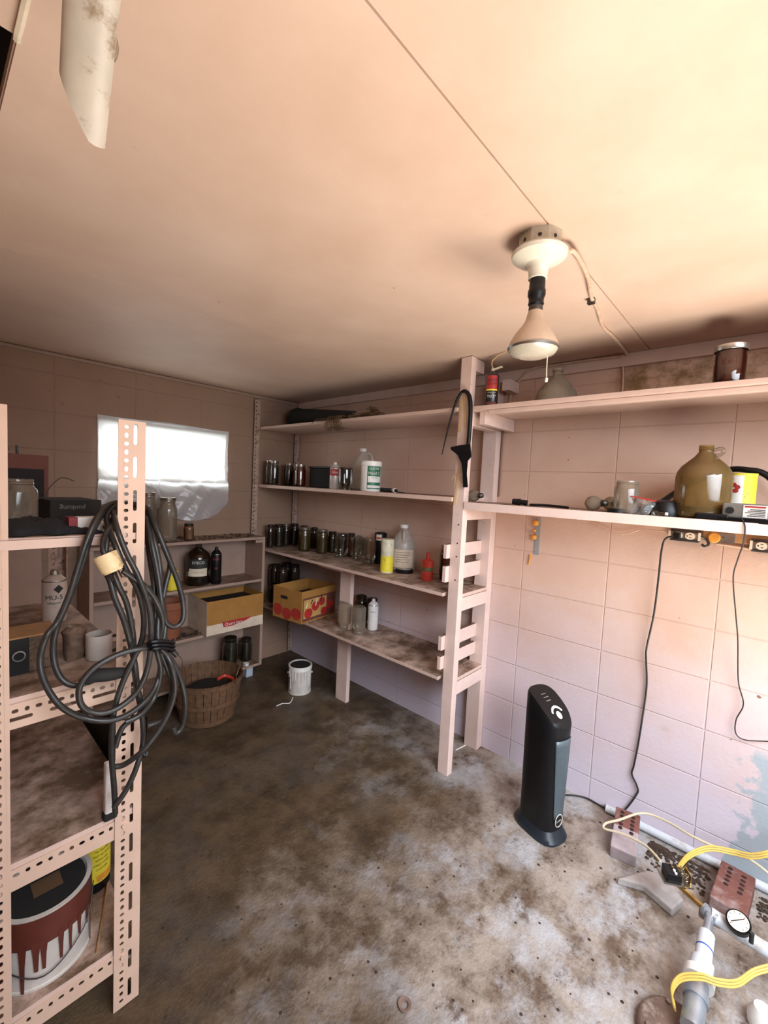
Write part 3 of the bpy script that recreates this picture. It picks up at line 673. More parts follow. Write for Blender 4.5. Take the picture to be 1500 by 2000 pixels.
# apple box : overhangs shelf front
def open_box(name, loc, ang, lx, ly, hh, mo, mi, label, th=.005, z0=0):
    e = empty(name, loc, ang, label, 'box')
    mb = MB().box((-lx/2, -ly/2, z0), (lx/2, ly/2, z0+th)).box((-lx/2, -ly/2, z0+th), (-lx/2+th, ly/2, hh)).box((lx/2-th, -ly/2, z0+th), (lx/2, ly/2, hh)).box((-lx/2+th, -ly/2, z0+th), (lx/2-th, -ly/2+th, hh)).box((-lx/2+th, ly/2-th, z0+th), (lx/2-th, ly/2, hh))
    mb.build('box_walls', mo, e); return e
cA = T(584, 1221, 'z', S4+.001); cB = T(665, 1195, 'z', S4); cL = T(540, 1188, 'z', S4)
dx_ = Vector((cB.x-cA.x, cB.y-cA.y, 0)); L1 = .335; d1 = dx_.normalized(); d2 = Vector((-d1.y, d1.x, 0)); 
if d2.y < 0: d2 = -d2
L2 = .28; boxc = Vector((cA.x, cA.y, S4+.0005))+d1*(L1/2+.018)+d2*L2/2
hh = T(586, 1158, 'x', cA.x).z-S4
ang = math.atan2(d1.y, d1.x)
pass
ab = open_box('fruit_box', boxc, ang, L1, L2, hh, m_card, m_cardin, 'yellow-brown cardboard fruit box printed with red apples on the lowest shelf')
def apple(cx, cz, r, face, name='apple_print'):
    mb = MB()
    pts = [(cx+r*math.cos(q)*(1+.06*math.cos(2*q)), cz+r*(math.sin(q)-.12*max(0, math.sin(q))**8)) for q in [k*PI/10 for k in range(20)]]
    if face == 'f': mb.prism(pts, lambda u, v: Vector((u, -L2/2-.0006, v)), lambda u, v: Vector((u, -L2/2-.0014, v)))
    else: mb.prism(pts, lambda u, v: Vector((-L1/2-.0006, u, v)), lambda u, v: Vector((-L1/2-.0014, u, v)))
    return mb.build(name, m_redk, ab)
y_ = -L2/2
MB().box((-L1/2+.01, y_-.0006, .01), (L1/2-.01, y_, hh*.78)).build('printed_border', m_box3, ab)
MB().box((-L1/2+.018, y_-.0009, .03), (L1/2-.10, y_-.0006, hh*.72)).build('printed_panel', M('print_orange', (.55, .32, .10), .7), ab)
apple(-.105, .062, .036, 'f'); apple(-.04, .10, .034, 'f'); apple(.02, .122, .03, 'f'); apple(.045, .05, .03, 'f'); apple(.105, .085, .034, 'f')
for u, v in ((-.09, .06), (.0, .045), (.09, .06)): apple(u, v, .042, 's')
MB().prism(stad(.03, hh*.70, .07, .022), lambda u, v: Vector((-L1/2-.0012, u, v)), lambda u, v: Vector((-L1/2-.0004, u, v))).build('hand_hole', m_blackm, ab)
for k in range(4): MB().bar((-.13+.045*k, y_-.002, .10+.02*(k % 2)), (-.115+.045*k, y_-.002, .135+.01*k), .008, .0008, (0, 1, 0)).build('leaf_print', m_ink if k % 2 else m_cream, ab)
mb = MB(); mb.box((-L1/2+.006, -L2/2+.006, .006), (L1/2-.006, L2/2-.006, hh*.62)); mb.build('contents', m_blackm, ab)
# ---------------------------------------------------------------- top shelf, left
S1 = 1.8145
mb = MB(); p0 = T(590, 800, 'x', 2.0); p1 = T(690, 812, 'x', 1.86)
e = empty('dark_tube', (2.0, p0.y, S1), 0, 'long dark tube lying in the far corner of the top shelf', 'tube')
MB().cyl((1.985, 2.74, S1+.085), (1.85, p1.y-.02, S1+.034), .078, .030, 24).build('body', m_blackm, e, world=True)
MB().cyl((1.992, 2.765, S1+.087), (1.985, 2.74, S1+.085), .082, .082, 24).build('end_cap', m_black, e, world=True)
mb = MB(); c0 = T(655, 825, 'x', sx-.01)
for k in range(46):
    u = random.random(); yy = c0.y+random.uniform(-.07, .06); r0 = random.uniform(.02, .05)
    q = Vector((sx-.03+random.uniform(-.0, .03), yy, S1+.012))
    mb.tube([q+Vector((.07, random.uniform(-.03, .05), .002)), q+Vector((.02, 0, .010)), q+Vector((-.006, random.uniform(-.01, .01), -.01)), q+Vector((-.012, random.uniform(-.03, .02), -.05-.03*u)), q+Vector((-.008, random.uniform(-.05, .0), -.06-.02*u))], .0013, 4, 4)
for k in range(8):
    q = Vector((sx-.0, c0.y+.03+random.uniform(-.02, .1), S1+.01)); mb.tube([q, q+Vector((-.03, .05, random.uniform(-.02, .01))), q+Vector((-.035, .09, random.uniform(-.04, 0)))], .001, 4, 3)
o = mb.build('twig_bundle', m_straw); tag(o, 'bundle of dry vines drooping over the front edge of top shelf', 'twigs', kind='stuff')
mb = MB(); c0 = T(735, 797, 'x', 1.88)
for k in range(190):
    a = random.random()*6.28; rr = random.uniform(.01, .075); zz = S1+.008+random.random()*.085*(1-rr/.085)
    q = [Vector((1.85+rr*math.cos(a+t_*.5)*.8, c0.y+rr*math.sin(a+t_*.5)*1.3, zz+.01*random.random())) for t_ in range(3)]; mb.tube(q, .0013, 4, 3)
o = mb.build('bird_nest', m_straw); tag(o, 'loose nest of brown twigs lying on top shelf left of the ladder post', 'nest', kind='stuff')
mb = MB()
for k in range(26):
    q = Vector((1.80+random.uniform(-.03, .05), T(697, 800, 'x', 1.80).y+random.uniform(-.06, .05), S1+.010+random.random()*.02)); mb.tube([q, q+Vector((random.uniform(-.03, .03), random.uniform(-.06, .06), .012*random.random())), q+Vector((random.uniform(-.06, .06), random.uniform(-.09, .09), .002))], .0016, 4, 3)
o = mb.build('dry_leaves', M('pale_husk', (.38, .26, .14), .85, var=.6, scale=50)); tag(o, 'pale dry husks strewn between vine bundle and twig nest on top shelf', 'dry leaves', kind='stuff')
# ---------------------------------------------------------------- top shelf, right
c, r, h = spot(945, 972, 725, 790, S1, x=1.80)
e = empty('foam_can', c, 0, 'black and red spray foam can with bent straw on the top shelf', 'can'); a = face_cam(c)
h = .158; r = .0305
MB().lathe([(0, 0), (r*.95, 0), (r, .003), (r, h*.86), (r*.9, h*.90), (r*.5, h*.97), (r*.42, h), (0, h)], 32).build('body', M('foam_can_black', (.02, .018, .02), .3, coat=.3), e)
patch('label_wrap', r+.0006, a-.85, a+.85, h*.45, h*.85, m_redk, e); patch('label_stripe', r+.0010, a-.9, a+.9, h*.42, h*.46, m_yel, e)
text_part('lettering', 'GREAT\nSTUFF', .017, m_ink, e, wrap(r+.0013, a, h*.66)); text_part('lettering', 'BIG GAP FILLER', .0055, m_wht, e, wrap(r+.0013, a, h*.36)); text_part('lettering', 'TO 3"', .016, m_wht, e, wrap(r+.0013, a, h*.25)); patch('label_stripe', r+.001, a-.8, a+.8, h*.02, h*.10, m_box3, e)
MB().lathe([(0, h*.98), (r*.3, h*.98), (r*.2, h*1.10), (0, h*1.10)], 12).build('nozzle', m_cream, e)
q = [T(958, 716, 'x', 1.80)-c, T(962, 705, 'x', 1.80)-c, T(985, 688, 'x', 1.79)-c, T(1018, 679, 'x', 1.775)-c]; q[0] = Vector((0, 0, h*1.08))
MB().tube(q, .0028, 8, 5).build('straw', m_tape, e); MB().bar((0, .0, h*1.05), (.0, -.045, h*1.10), .014, .004).build('trigger', m_cream, e)
c, r, h = spot(1044, 1128, 730, 775, S1, x=1.93); r = .088; h = .165
o = MB().lathe([(0, 0), (r*.9, 0), (r, .01), (r, .035), (r*.93, .06), (r*.62, .10), (r*.34, .128), (r*.24, .137), (r*.22, .15), (r*.27, .153), (r*.27, .163), (r*.22, .165)], 32, c).build('glass_jug', m_hazy); tag(o, 'squat dusty grey glass jug with short neck on the top shelf', 'jug')
c, r, h = spot(1391, 1454, 676, 745, S1, x=1.82); r = .043; h = T(1425, 678, 'x', 1.82).z-S1
e = mason(c, r, h, 'jar of dark red-brown preserve with silver lid on upper right shelf', m_red, M('bright_lid', (.72, .70, .66), .3, .9), gmat=glass('jar_glass_red', (.75, .6, .5)), fill=.9, nr=r*.95)
text_part('lettering', 'Kerr', .026, m_red, e, (lambda f: lambda x, y: f(x, y))(wrap(r+.0012, face_cam(c)-e.rotation_euler.z, h*.55)))
# ---------------------------------------------------------------- right part of second shelf
S2R = 1.3655
def bulb(px, py, x, ang, label, r=.03):
    p = T(px, py, 'x', x); e = empty('light_bulb', (x, p.y, S2R), ang, label, 'light bulb', None)
    Rm = Matrix.Rotation(PI/2-.06, 3, 'Y'); prof = [(0, -.03), (.018, -.026), (.028, -.012), (.030, .002), (.026, .018), (.017, .034), (.0135, .046), (.0133, .05)]
    prof = [(a_*r/.03, b_*r/.03) for a_, b_ in prof]
    MB().lathe(prof, 24, (0, 0, r+.0005), Rm).build('glass_bulb', m_hazy, e)
    MB().lathe([(.013, .048), (.0135, .05), (.0125, .066), (.006, .072), (0, .073)], 16, (0, 0, r+.0005), Rm).build('screw_base', m_dmetal, e)
bulb(1158, 985, 1.86, -PI/2-.5, 'dusty clear bulb on its side on lower right shelf, left of two near open jar')
bulb(1192, 990, 1.98, -PI/2-1.0, 'dusty clear bulb on its side right beside the open jar')
bulb(925, 966, 1.88, -PI/2-.4, 'dusty bulb lying on the shelf between front and wall posts')
c, r, h = spot(1199, 1243, 939, 1000, S2R, x=1.83); mason(c, r, h, 'open dusty clear jar without lid on the lower right shelf', None, None, gmat=m_glassd, nr=r*.86)
o = MB().lathe([(0, 0), (.034, 0), (.034, .016), (0, .016)], 20, (sx+.055, T(1205, 1005, 'x', sx+.055).y-.0, S2R)).build('flat_puck', m_black) ; tag(o, 'flat black cap in front of the open jar on lower right shelf', 'cap')
p = T(1017, 975, 'x', 1.83)
e = empty('door_handle_lever', (1.83, p.y, S2R), .2, 'small black plastic latch lying on lower shelf right of the ladder', 'latch')
MB().cyl((0, .0, .016), (0, .035, .016), .015, .013).cyl((0, -.03, .013), (0, -.002, .016), .0125, .011).build('body', m_black, e); e.name = 'black_latch'
p1_ = T(1035, 985, 'x', 1.86); p2_ = T(1110, 992, 'x', 1.86)
o = MB().tube([(1.86, p1_.y, S2R+.006), (1.87, (p1_.y+p2_.y)/2, S2R+.008), (1.86, p2_.y, S2R+.005)], .0055, 8).build('black_strap', m_black); tag(o, 'flat black strap lying along lower right shelf behind its edge', 'strap')
# plastic bag
p = T(1245, 985, 'x', 1.80); mb = MB(); mb.smooth = True; g = []
for i in range(9):
    row = []
    for j in range(9):
        u, v = i/8-.5, j/8
        row.append(mb.bm.verts.new((1.80-.012*math.sin(v*5+i)+.008*math.cos(u*14), p.y-u*.075-.02*v, S2R+.002+v*.062*(1-.25*(u+.5))+.004*math.sin(i*2.2)*v)))
    g.append(row)
for i in range(8):
    for j in range(8): mb.bm.faces.new((g[i][j], g[i+1][j], g[i+1][j+1], g[i][j+1]))
e = empty('plastic_bag', (1.80, p.y, S2R), 0, 'small clear zip bag with red strip standing beside the open jar', 'bag')
mb.build('bag_film', glass('bag_film', (.88, .86, .84), .15, .6, .15, (.8, .8, .8)), e, world=True)
MB().bar((1.785, p.y+.018, S2R+.066), (1.785, p.y-.062, S2R+.052), .002, .005).build('zip_strip', m_redk, e, world=True)
# brown jug
c, r, h = spot(1319, 1421, 870, 1012, S2R, x=1.875); r = .083; h = T(1385, 870, 'x', 1.875).z-S2R
c.y = T(1368, 1000, 'x', 1.875).y
e = empty('glass_jug', c, 0, 'large brown dusty gallon glass jug on the lower right shelf', 'jug')
MB().lathe([(0, .004), (r*.8, 0), (r*.97, .008), (r, .02), (r, h*.56), (r*.96, h*.63), (r*.82, h*.71), (r*.60, h*.78), (r*.40, h*.84), (r*.29, h*.89), (r*.25, h*.91), (r*.25, h*.925), (r*.27, h*.93), (r*.25, h*.94), (r*.27, h*.95), (r*.25, h*.96), (r*.27, h*.97), (r*.25, h)], 40).build('glass_body', m_amber, e)
MB().lathe([(0, .006), (r*.95, .01), (r*.95, h*.16), (0, h*.16)], 30).build('residue', m_dark, e)
a = face_cam(c)+1.35; d = Vector((math.cos(a), math.sin(a), 0))
MB().tube([d*r*.24+Z*h*.93, d*r*.5+Z*h*.95, d*r*.60+Z*h*.91, d*r*.45+Z*h*.86, d*r*.30+Z*h*.87], .006, 8, 5).build('finger_ring', m_glass, e)
# yellow can
c, r, h = spot(1420, 1468, 924, 985, S2R, x=1.97); c.y -= .0
e = empty('food_can', c, 0, 'yellow and white can with red flower print beside the brown jug', 'can'); a = face_cam(c)
h = T(1444, 925, 'x', 1.97).z-S2R
MB().lathe([(0, 0), (r, 0), (r*.99, .003), (r*.98, .006), (r*.98, h-.006), (r, h-.003), (r, h), (r*.94, h), (r*.92, h-.006), (0, h-.006)], 34).build('body', m_yel, e)
patch('label_panel', r+.0005, a-1.0, a+.15, h*.35, h*.95, m_wht, e)
for k in range(5):
    q = k*2*PI/5+.3; f = wrap(r+.0012, a-.45, h*.68)
    MB().prism([(math.cos(t_)*.008+math.cos(q)*.011, math.sin(t_)*.008+math.sin(q)*.011) for t_ in [i*PI/5 for i in range(10)]], lambda u, v: f(u, v), lambda u, v: f(u, v)*1.0+Vector((math.cos(a), math.sin(a), 0))*.0004).build('flower_petal', m_redk, e)
text_part('lettering', 'COFFEE', .011, m_redk, e, wrap(r+.0012, a-.25, h*.28)); text_part('lettering', '________', .006, m_redk, e, wrap(r+.0012, a-.25, h*.20))
# black hose
q = [T(1252, 1003, 'x', 1.84), T(1285, 985, 'x', 1.90), T(1320, 962, 'x', 2.0), T(1370, 935, 'x', 2.06), T(1420, 918, 'x', 2.07), T(1460, 918, 'x', 2.05), T(1500, 930, 'x', 2.05), T(1560, 990, 'x', 2.05)]
q[0].z = S2R+.013
q[-1].z = max(q[-1].z, S2R+.02)
e = empty('rubber_hose', q[0], 0, 'thick black rubber hose arching behind the brown jug and yellow can', 'hose')
MB().tube(q, .011, 10, 6).build('hose', m_black, e, world=True)
MB().cyl(q[0], q[1]+Vector((0, 0, 0)), .018, .016).build('tape_wrap', m_blackm, e, world=True)
mb = MB().lathe([(0, 0), (.05, 0), (.052, .02), (.04, .05), (.02, .058), (0, .058)], 20, (1.98, T(1295, 990, 'x', 1.98).y, S2R+.0005)); o = mb.build('black_cap_funnel', m_black); o.name = 'plastic_funnel'; o.location.x = -.13; o.location.y = -.03; tag(o, 'upturned black plastic funnel on shelf left of the brown jug', 'funnel')
# small glass bits
p = T(1288, 1000, 'x', 1.79)
e = empty('drawer_pull', (1.79, p.y, S2R), 0, 'small clear glass knob with white tip lying left of the brown jug', 'knob')
MB().lathe([(0, 0), (.012, .001), (.014, .01), (.008, .018), (0, .02)], 14, (0, .012, 0)).cyl((0, .005, .009), (0, -.018, .009), .006).build('body', m_glass, e); MB().cyl((0, -.018, .009), (0, -.026, .009), .006).build('tip', m_white, e)
# grey electrical box
p = T(1440, 1005, 'x', 1.80)
e = empty('control_box', (1.81, p.y-.012, S2R), -.25, 'grey metal pump control box with white label on the right end of shelf', 'control box')
MB().box((-.035, -.075, .012), (.05, .045, .060)).build('body', m_boxg, e, bevel=.006)
MB().box((-.0365, -.072, .016), (-.0355, -.012, .056)).build('label_plate', m_wht, e, bevel=None)
MB().box((-.0375, -.068, .048), (-.037, -.016, .053)).build('label_stripe', m_redk, e)
for k in range(5): MB().box((-.0375, -.068, .041-.005*k), (-.037, -.03+.006*(k % 3), .043-.005*k)).build('lettering', m_ink, e)
MB().cyl((-.034, .022, .036), (-.038, .022, .036), .011).build('knockout', m_blackm, e)
MB().box((-.045, -.08, .0), (.06, .055, .0118)).build('mounting_plate', m_black, e)
p = T(1390, 1012, 'x', sx+.035)
e = empty('adapter', (sx+.04, p.y, S2R), 0, 'low black adapter with cable in front of the brown jug', 'adapter')
MB().box((-.018, -.045, 0), (.018, .045, .022)).build('body', m_black, e, bevel=.005); MB().cyl((0, -.045, .011), (0, -.062, .012), .007).build('plug', m_galv, e)
# thin cord hanging down from adapter to floor side
def wallpts(lst, x=None):
    return [T(a_[0], a_[1], 'x', a_[2] if len(a_) > 2 else RX-.01) for a_ in lst]
pts = [T(1447, 1018, 'x', sx-.0+.01)+Z*.01, T(1455, 1028, 'x', sx-.01)]+wallpts([(1452, 1060, sx+.0), (1440, 1095, 1.82), (1432, 1130, 1.9), (1437, 1200, 2.0), (1441, 1250, 2.05), (1442, 1330, 2.09), (1452, 1375, 2.095), (1438, 1405, 2.095), (1437, 1432, 2.095), (1455, 1445, 2.095), (1500, 1448, 2.095), (1560, 1450, 2.095)])
o = MB().tube(pts, .0022, 6, 6).build('hanging_wire', m_rubber); tag(o, 'thin dark twisted cord dangling down the right wall near the frame edge', 'cord')
# ---------------------------------------------------------------- outlets
def outlet(px, py, label, n=2, rz=0):
    p = T(px, py, 'x', RX-.055); e = empty('outlet_box', (RX-.002, p.y, p.z), 0, label, 'outlet')
    MB().box((-.045, -.048, -.024), (0, .048, .024)).build('metal_box', m_dmetal, e, bevel=.002)
    MB().box((-.049, -.052, -.012), (-.0455, .052, .012)).build('yoke', m_metal, e)
    for s in (-1, 1):
        f = MB().prism(stad(s*.020, 0, .032, .027), lambda u, v: Vector((-.050, u, v)), lambda u, v: Vector((-.058, u, v))).build('socket', m_cream, e)
        for dy, hh_ in ((-.006, .007), (.006, .0085)): MB().box((-.0586, s*.02-.005, dy-.0012), (-.058, s*.02-.005+hh_, dy+.0012)).build('slot', m_ink, f)
        MB().cyl((-.058, s*.02+.009, 0), (-.0586, s*.02+.009, 0), .0025).build('slot', m_ink, f)
        MB().box((-.052, s*.049-.004, -.016), (-.046, s*.049+.004, .016)).build('mounting_ear', m_cream, e)
    MB().cyl((-.05, 0, 0), (-.0585, 0, 0), .0025).build('screw', m_metal, e)
    return e, p
oe, op = outlet(1336, 1046, 'cream duplex outlet in open metal box under the shelf, heater plugged in')
outlet(1502, 1068, 'cream duplex outlet in open metal box cut by the right frame edge')
e = empty('power_cord', (RX-.06, op.y+.02, op.z), 0, 'black heater power cord running from the outlet down right wall to floor', 'cord')
pl = Vector((RX-.062, op.y+.022, op.z))
MB().box((-.032, -.011, -.014), (.001, .013, .012)).build('plug', m_black, e, bevel=.003)
pts = [pl+Vector((-.03, .005, -.004))]+wallpts([(1300, 1052, 2.03), (1292, 1075, 2.04), (1286, 1130, 2.06), (1277, 1200, 2.08), (1263, 1265, 2.09), (1262, 1290, 2.095), (1263, 1340), (1255, 1400), (1247, 1450), (1238, 1495), (1234, 1512), (1244, 1535), (1243, 1552)])
fl = [T(1225, 1558, 'z', .012), T(1180, 1561, 'z', .008), T(1140, 1557, 'z', .008), T(1100, 1553, 'z', .008)]
for v in fl: v.x = min(v.x, RX-.008)
pts = pts+fl+[Vector((1.93, .70, .006)), Vector((1.90, .715, .006))]
MB().tube(pts, .0038, 8, 6).build('cord', m_rubber, e, world=True)
# junction pieces between outlets
p = T(1395, 1050, 'x', RX-.034); o = MB().lathe([(0, 0), (.02, 0), (.02, .004), (.016, .008), (0, .008)], 24, (RX-.031, p.y, p.z), Matrix.Rotation(-PI/2, 3, 'Y')).build('ceramic_disc', m_putty); tag(o, 'round orange-brown socket disc on the wooden cleat beside the outlet', 'socket')
p = T(1418, 1052, 'x', RX-.034); e = empty('junction_plate', (RX-.031, p.y, p.z), 0, 'grey metal junction plate on the wooden cleat under the shelf', 'plate')
MB().box((-.004, -.026, -.018), (0, .026, .018)).build('plate', m_metal, e); MB().cyl((-.005, .008, .004), (-.004, .008, .004), .003).build('screw', m_ink, e)
pts = [T(1400, 1062, 'x', RX-.006), T(1440, 1068, 'x', RX-.006), T(1480, 1075, 'x', RX-.006)]; o = MB().tube(pts, .005, 8).build('conduit', m_cable); tag(o, 'pink painted cable joining the two outlets along the wall', 'cable')
pts = [T(1362, 1048, 'x', RX-.05), T(1378, 1052, 'x', RX-.04), T(1384, 1062, 'x', RX-.045), T(1377, 1067, 'x', RX-.05), T(1370, 1063, 'x', RX-.05)]; o = MB().tube(pts, .005, 8).build('cable_stub', m_rubber); tag(o, 'short dark cable stub curling out of the plugged-in outlet box', 'cable')
pts = [T(975, 1003, 'x', RX-.01), T(1040, 1000, 'x', RX-.01), T(1120, 1012, 'x', RX-.01), T(1160, 1025, 'x', RX-.012), T(1200, 1040, 'x', RX-.014), T(1225, 1042, 'x', RX-.014), T(1255, 1034, 'x', RX-.012), T(1300, 1038, 'x', RX-.03)]
o = MB().tube(pts, .0028, 8).build('wall_cable', m_cable); tag(o, 'thin tan cable drooping along the wall under the lower shelf to outlet', 'cable')
# foam patch
p = T(1050, 1045, 'x', RX); e = empty('foam_patch', (RX-.001, p.y, p.z), 0, 'orange foam blobs on a grey cement patch on right wall', 'patch')
MB().box((-.003, -.013, -.10), (0, .012, .085)).build('cement_strip', m_patch, e)
for dy, dz, rr in ((.01, .060, .017), (.014, -.012, .016), (.012, .022, .008)): MB().lathe([(0, -rr), (rr*.8, -rr*.6), (rr, 0), (rr*.8, rr*.6), (0, rr)], 14, (-.012, dy, dz)).build('foam_blob', m_putty, e)
MB().tube([(-.006, .03, -.10), (-.008, .027, -.12), (-.006, .032, -.155)], .004, 6).build('foam_drip', m_putty, e)
# ---------------------------------------------------------------- ceiling lamp & cable
lx, ly = 1.035, .472
e = empty('ceiling_lamp', (lx, ly, CZ), 0, 'porcelain ceiling socket with black adapter and reflector bulb', 'lamp')
MB().lathe([(0, 0), (.052, 0), (.052, -.036), (0, -.036)], 8).build('junction_box', M('octagon_box', (.55, .50, .40), .5, .3, .3, 20, dirt=(.25, .3, .22), dscale=20), e)
mb = MB()
for k in range(8):
    q = PI/8+k*PI/4; mb.cyl((math.cos(q)*.0475, math.sin(q)*.0475, -.02), (math.cos(q)*.049, math.sin(q)*.049, -.02), .0045, seg=8)
mb.build('knockout', m_ink, e)
MB().lathe([(0, -.036), (.062, -.037), (.066, -.042), (.064, -.050), (.050, -.060), (.030, -.066), (.024, -.075), (.022, -.095), (.0225, -.100), (.020, -.101), (0, -.101)], 36).build('porcelain_socket', m_porc, e)
bp = Vector((-.004, .006, 0)); tilt = Matrix.Rotation(.02, 3, 'X')
MB().lathe([(.0185, -.100), (.019, -.125), (.021, -.128), (.021, -.140), (.018, -.146), (.018, -.158), (.019, -.160), (.016, -.165), (0, -.165)], 20).build('adapter', m_black, e)
MB().cyl((.018, 0, -.132), (.026, 0, -.132), .006).build('switch_key', m_black, e)
MB().lathe([(.0145, -.162), (.016, -.165), (.017, -.172), (.016, -.18)], 20).build('screw_base', m_dmetal, e)
MB().lathe([(.016, -.176), (.019, -.185), (.022, -.20), (.030, -.213), (.045, -.232), (.056, -.252), (.0595, -.262)], 36).build('reflector', m_bulb, e)
MB().lathe([(.0595, -.262), (.061, -.266), (.059, -.271)], 36).build('lens_rim', m_metal, e)
MB().lathe([(.059, -.270), (.052, -.280), (.03, -.288), (0, -.291)], 36).build('bulb_lens', m_fogw, e)
st = T(1072, 658, 'x', lx+.02)-e.location; en = T(1067, 742, 'x', lx+.02)-e.location
MB().tube([Vector((.030, .014, -.08)), Vector((.045, .020, -.20))+CR*.012, st+Vector((0, 0, .02)), st, st.lerp(en, .6)+Vector((0, .001, 0)), en], .0014, 6, 4).build('pull_string', m_romexw, e)
MB().lathe([(0, -.006), (.004, -.004), (.004, .004), (0, .006)], 8, en).build('string_knot', m_cream, e)
cp = [Vector((lx+.055, ly-.03, CZ-.028))]+[T(a_, b_, 'z', z_) for a_, b_, z_ in ((1118, 490, CZ-.03), (1135, 513, CZ-.025), (1149, 545, CZ-.018), (1155, 580, CZ-.010), (1167, 605, CZ-.008), (1178, 638, CZ-.008), (1200, 660, CZ-.008))]+[Vector((RX-.06, .52, CZ-.008)), T(1222, 692, 'x', RX-.026)]
cp[-2].z = CZ-.009
pts = cp+[T(a_, b_, 'x', RX-.028) for a_, b_ in ((1205, 697), (1150, 703), (1085, 711), (1040, 720))]+[T(1015, 742, 'x', RX-.02), T(1000, 765, 'x', RX-.012), T(995, 790, 'x', RX-.01)]
for v in pts: v.z = min(v.z, CZ-.008)
e2 = empty('ceiling_cable', cp[0], 0, 'pink painted flat cable from ceiling lamp over the ceiling and along the wall', 'cable')
MB().tube(pts, .0055, 8, 6).build('cable', m_cable, e2, world=True)
p = T(1155, 586, 'z', CZ-.006); MB().box((p.x-.008, p.y-.01, CZ-.018), (p.x+.008, p.y+.01, CZ-.001)).build('staple', m_dmetal, e2, world=True)
o = MB().tube([T(1218, 700, 'x', RX-.008)-Z*.03, T(1217, 740, 'x', RX-.007), Vector((RX-.007, T(1217, 760, 'x', RX).y, S1+.004))], .004, 8).build('drop_cable', m_cable); tag(o, 'short pink cable dropping from wall trim to the top shelf behind glass jug', 'cable')
pw = [T(a_, b_, 'x', RX-.008) for a_, b_ in ((984, 832), (980, 870), (975, 930), (971, 970))]
for v in pw: v.y = min(v.y, py0-.0)
o = MB().tube(pw, .0045, 8).build('riser_cable', M('brown_cable', (.25, .14, .08), .6)); tag(o, 'brown cable running down the wall beside the wall post between shelves', 'cable')
# ---------------------------------------------------------------- black hook tool on the post
hp = lambda a_, b_, x_=sx-.012: T(a_, b_, 'x', x_)
e = empty('siphon_hose', hp(905, 765), 0, 'black tapered hose looped over a nail with taped fan-shaped head on front post', 'hose')
def taper(t_): return .0022+.008*min(1, t_*1.5)
MB().tube([hp(863, 888, sx-.03), hp(872, 850, sx-.03), hp(884, 805, sx-.025), hp(893, 780, sx-.02), hp(905, 764, sx-.016), hp(916, 772, sx-.016), hp(919, 800, sx-.016), hp(917, 840, sx-.016), hp(914, 875, sx-.016)], taper, 10, 6).build('hose', m_black, e, world=True)
fan = [(880, 873), (900, 869), (919, 867), (921, 892), (914, 900), (912, 925), (914, 952), (904, 952), (903, 925), (901, 905), (893, 888), (880, 878)]
MB().prism([(a_, b_) for a_, b_ in fan], lambda u, v: hp(u, v, sx-.034), lambda u, v: hp(u, v, sx-.008)).build('taped_head', m_black, e, world=True, bevel=.003)
MB().cyl(hp(903, 768, sx-.03), hp(903, 768, sx+.001), .0016).build('nail', m_metal, e, world=True)
# ---------------------------------------------------------------- bookcase contents
def bcs(pl, pr, top, bot, z, y=2.72): return spot(pl, pr, top, bot, z, y=y)
c, r, h = bcs(364, 409, 1062, 1138, .7185, 2.76)
e = empty('glass_jug', c, 0, 'clear glass jug with black and cream label on the upper bookcase shelf', 'jug'); a = face_cam(c)
MB().lathe([(0, .002), (r*.9, 0), (r, .01), (r, h*.66), (r*.85, h*.78), (r*.4, h*.88), (r*.26, h*.92), (r*.26, h)], 30).build('glass_body', glass('smoky_glass', (.42, .38, .33)), e)
patch('label_wrap', r+.0006, a-.8, a+.8, h*.42, h*.66, m_ink, e); patch('label_panel', r+.0008, a-.75, a+.75, h*.24, h*.43, m_cream, e)
text_part('lettering', 'SYSCO', .026, m_wht, e, wrap(r+.0014, a, h*.57)); text_part('lettering', 'WHITE VINEGAR', .009, m_boxg, e, wrap(r+.0014, a, h*.33))
c, r, h = bcs(410, 433, 1068, 1137, .7185, 2.71); spray_can(c, r*.85, h, 'black spray can with red lettering beside the labelled jug in bookcase', m_black, m_black, txt=[('RAID', .85, .02), ('*', .5, .04), ('- - - -', .2, .016)], tcol=m_redk)
c, r, h = bcs(326, 346, 1113, 1140, .7185, 2.71)
o = MB().lathe([(0, 0), (r, 0), (r*1.05, h*.9), (r*1.1, h), (0, h)], 24, c).build('yellow_tub', m_yel); tag(o, 'small yellow tub on the bookcase shelf behind the hanging cord', 'tub')
# quart jar carton
p = T(405, 1235, 'y', 2.60); pr_ = T(513, 1222, 'y', 2.60)
W_ = .345; xc = (p.x+1.645)/2; W_ = 1.648-p.x-.003; D_ = .27; H_ = T(405, 1177, 'y', 2.61).z-.404
qb = open_box('jar_carton', (p.x+W_/2, 2.61+D_/2, .4045), 0, W_, D_, H_, m_card, m_cardin, 'yellow-brown and white jar carton on the middle bookcase shelf')
MB().box((-W_/2-.0008, -D_/2-.001, .0), (W_/2+.0008, -D_/2, H_*.30)).build('white_band', m_boxw, qb); MB().box((-W_/2-.001, -D_/2, 0), (-W_/2-.0004, D_/2, H_)).build('side_print', m_boxw, qb)
mb = MB(); mb.prism([(-.10, H_*.33), (.12, H_*.33), (.07, H_*.24), (-.03, H_*.16), (-.09, H_*.17)], lambda u, v: Vector((u, -D_/2-.002, v)), lambda u, v: Vector((u, -D_/2-.001, v))); mb.build('red_print', m_redk, qb)
text_part('lettering', 'Quart Jars', .03, m_wht, qb, lambda x, y: Vector((x-.02, -D_/2-.0024, H_*.24+y)))
MB().box((-W_/2+.006, -D_/2+.006, .006), (W_/2-.006, D_/2-.006, H_*.8)).build('contents', m_blackm, qb)
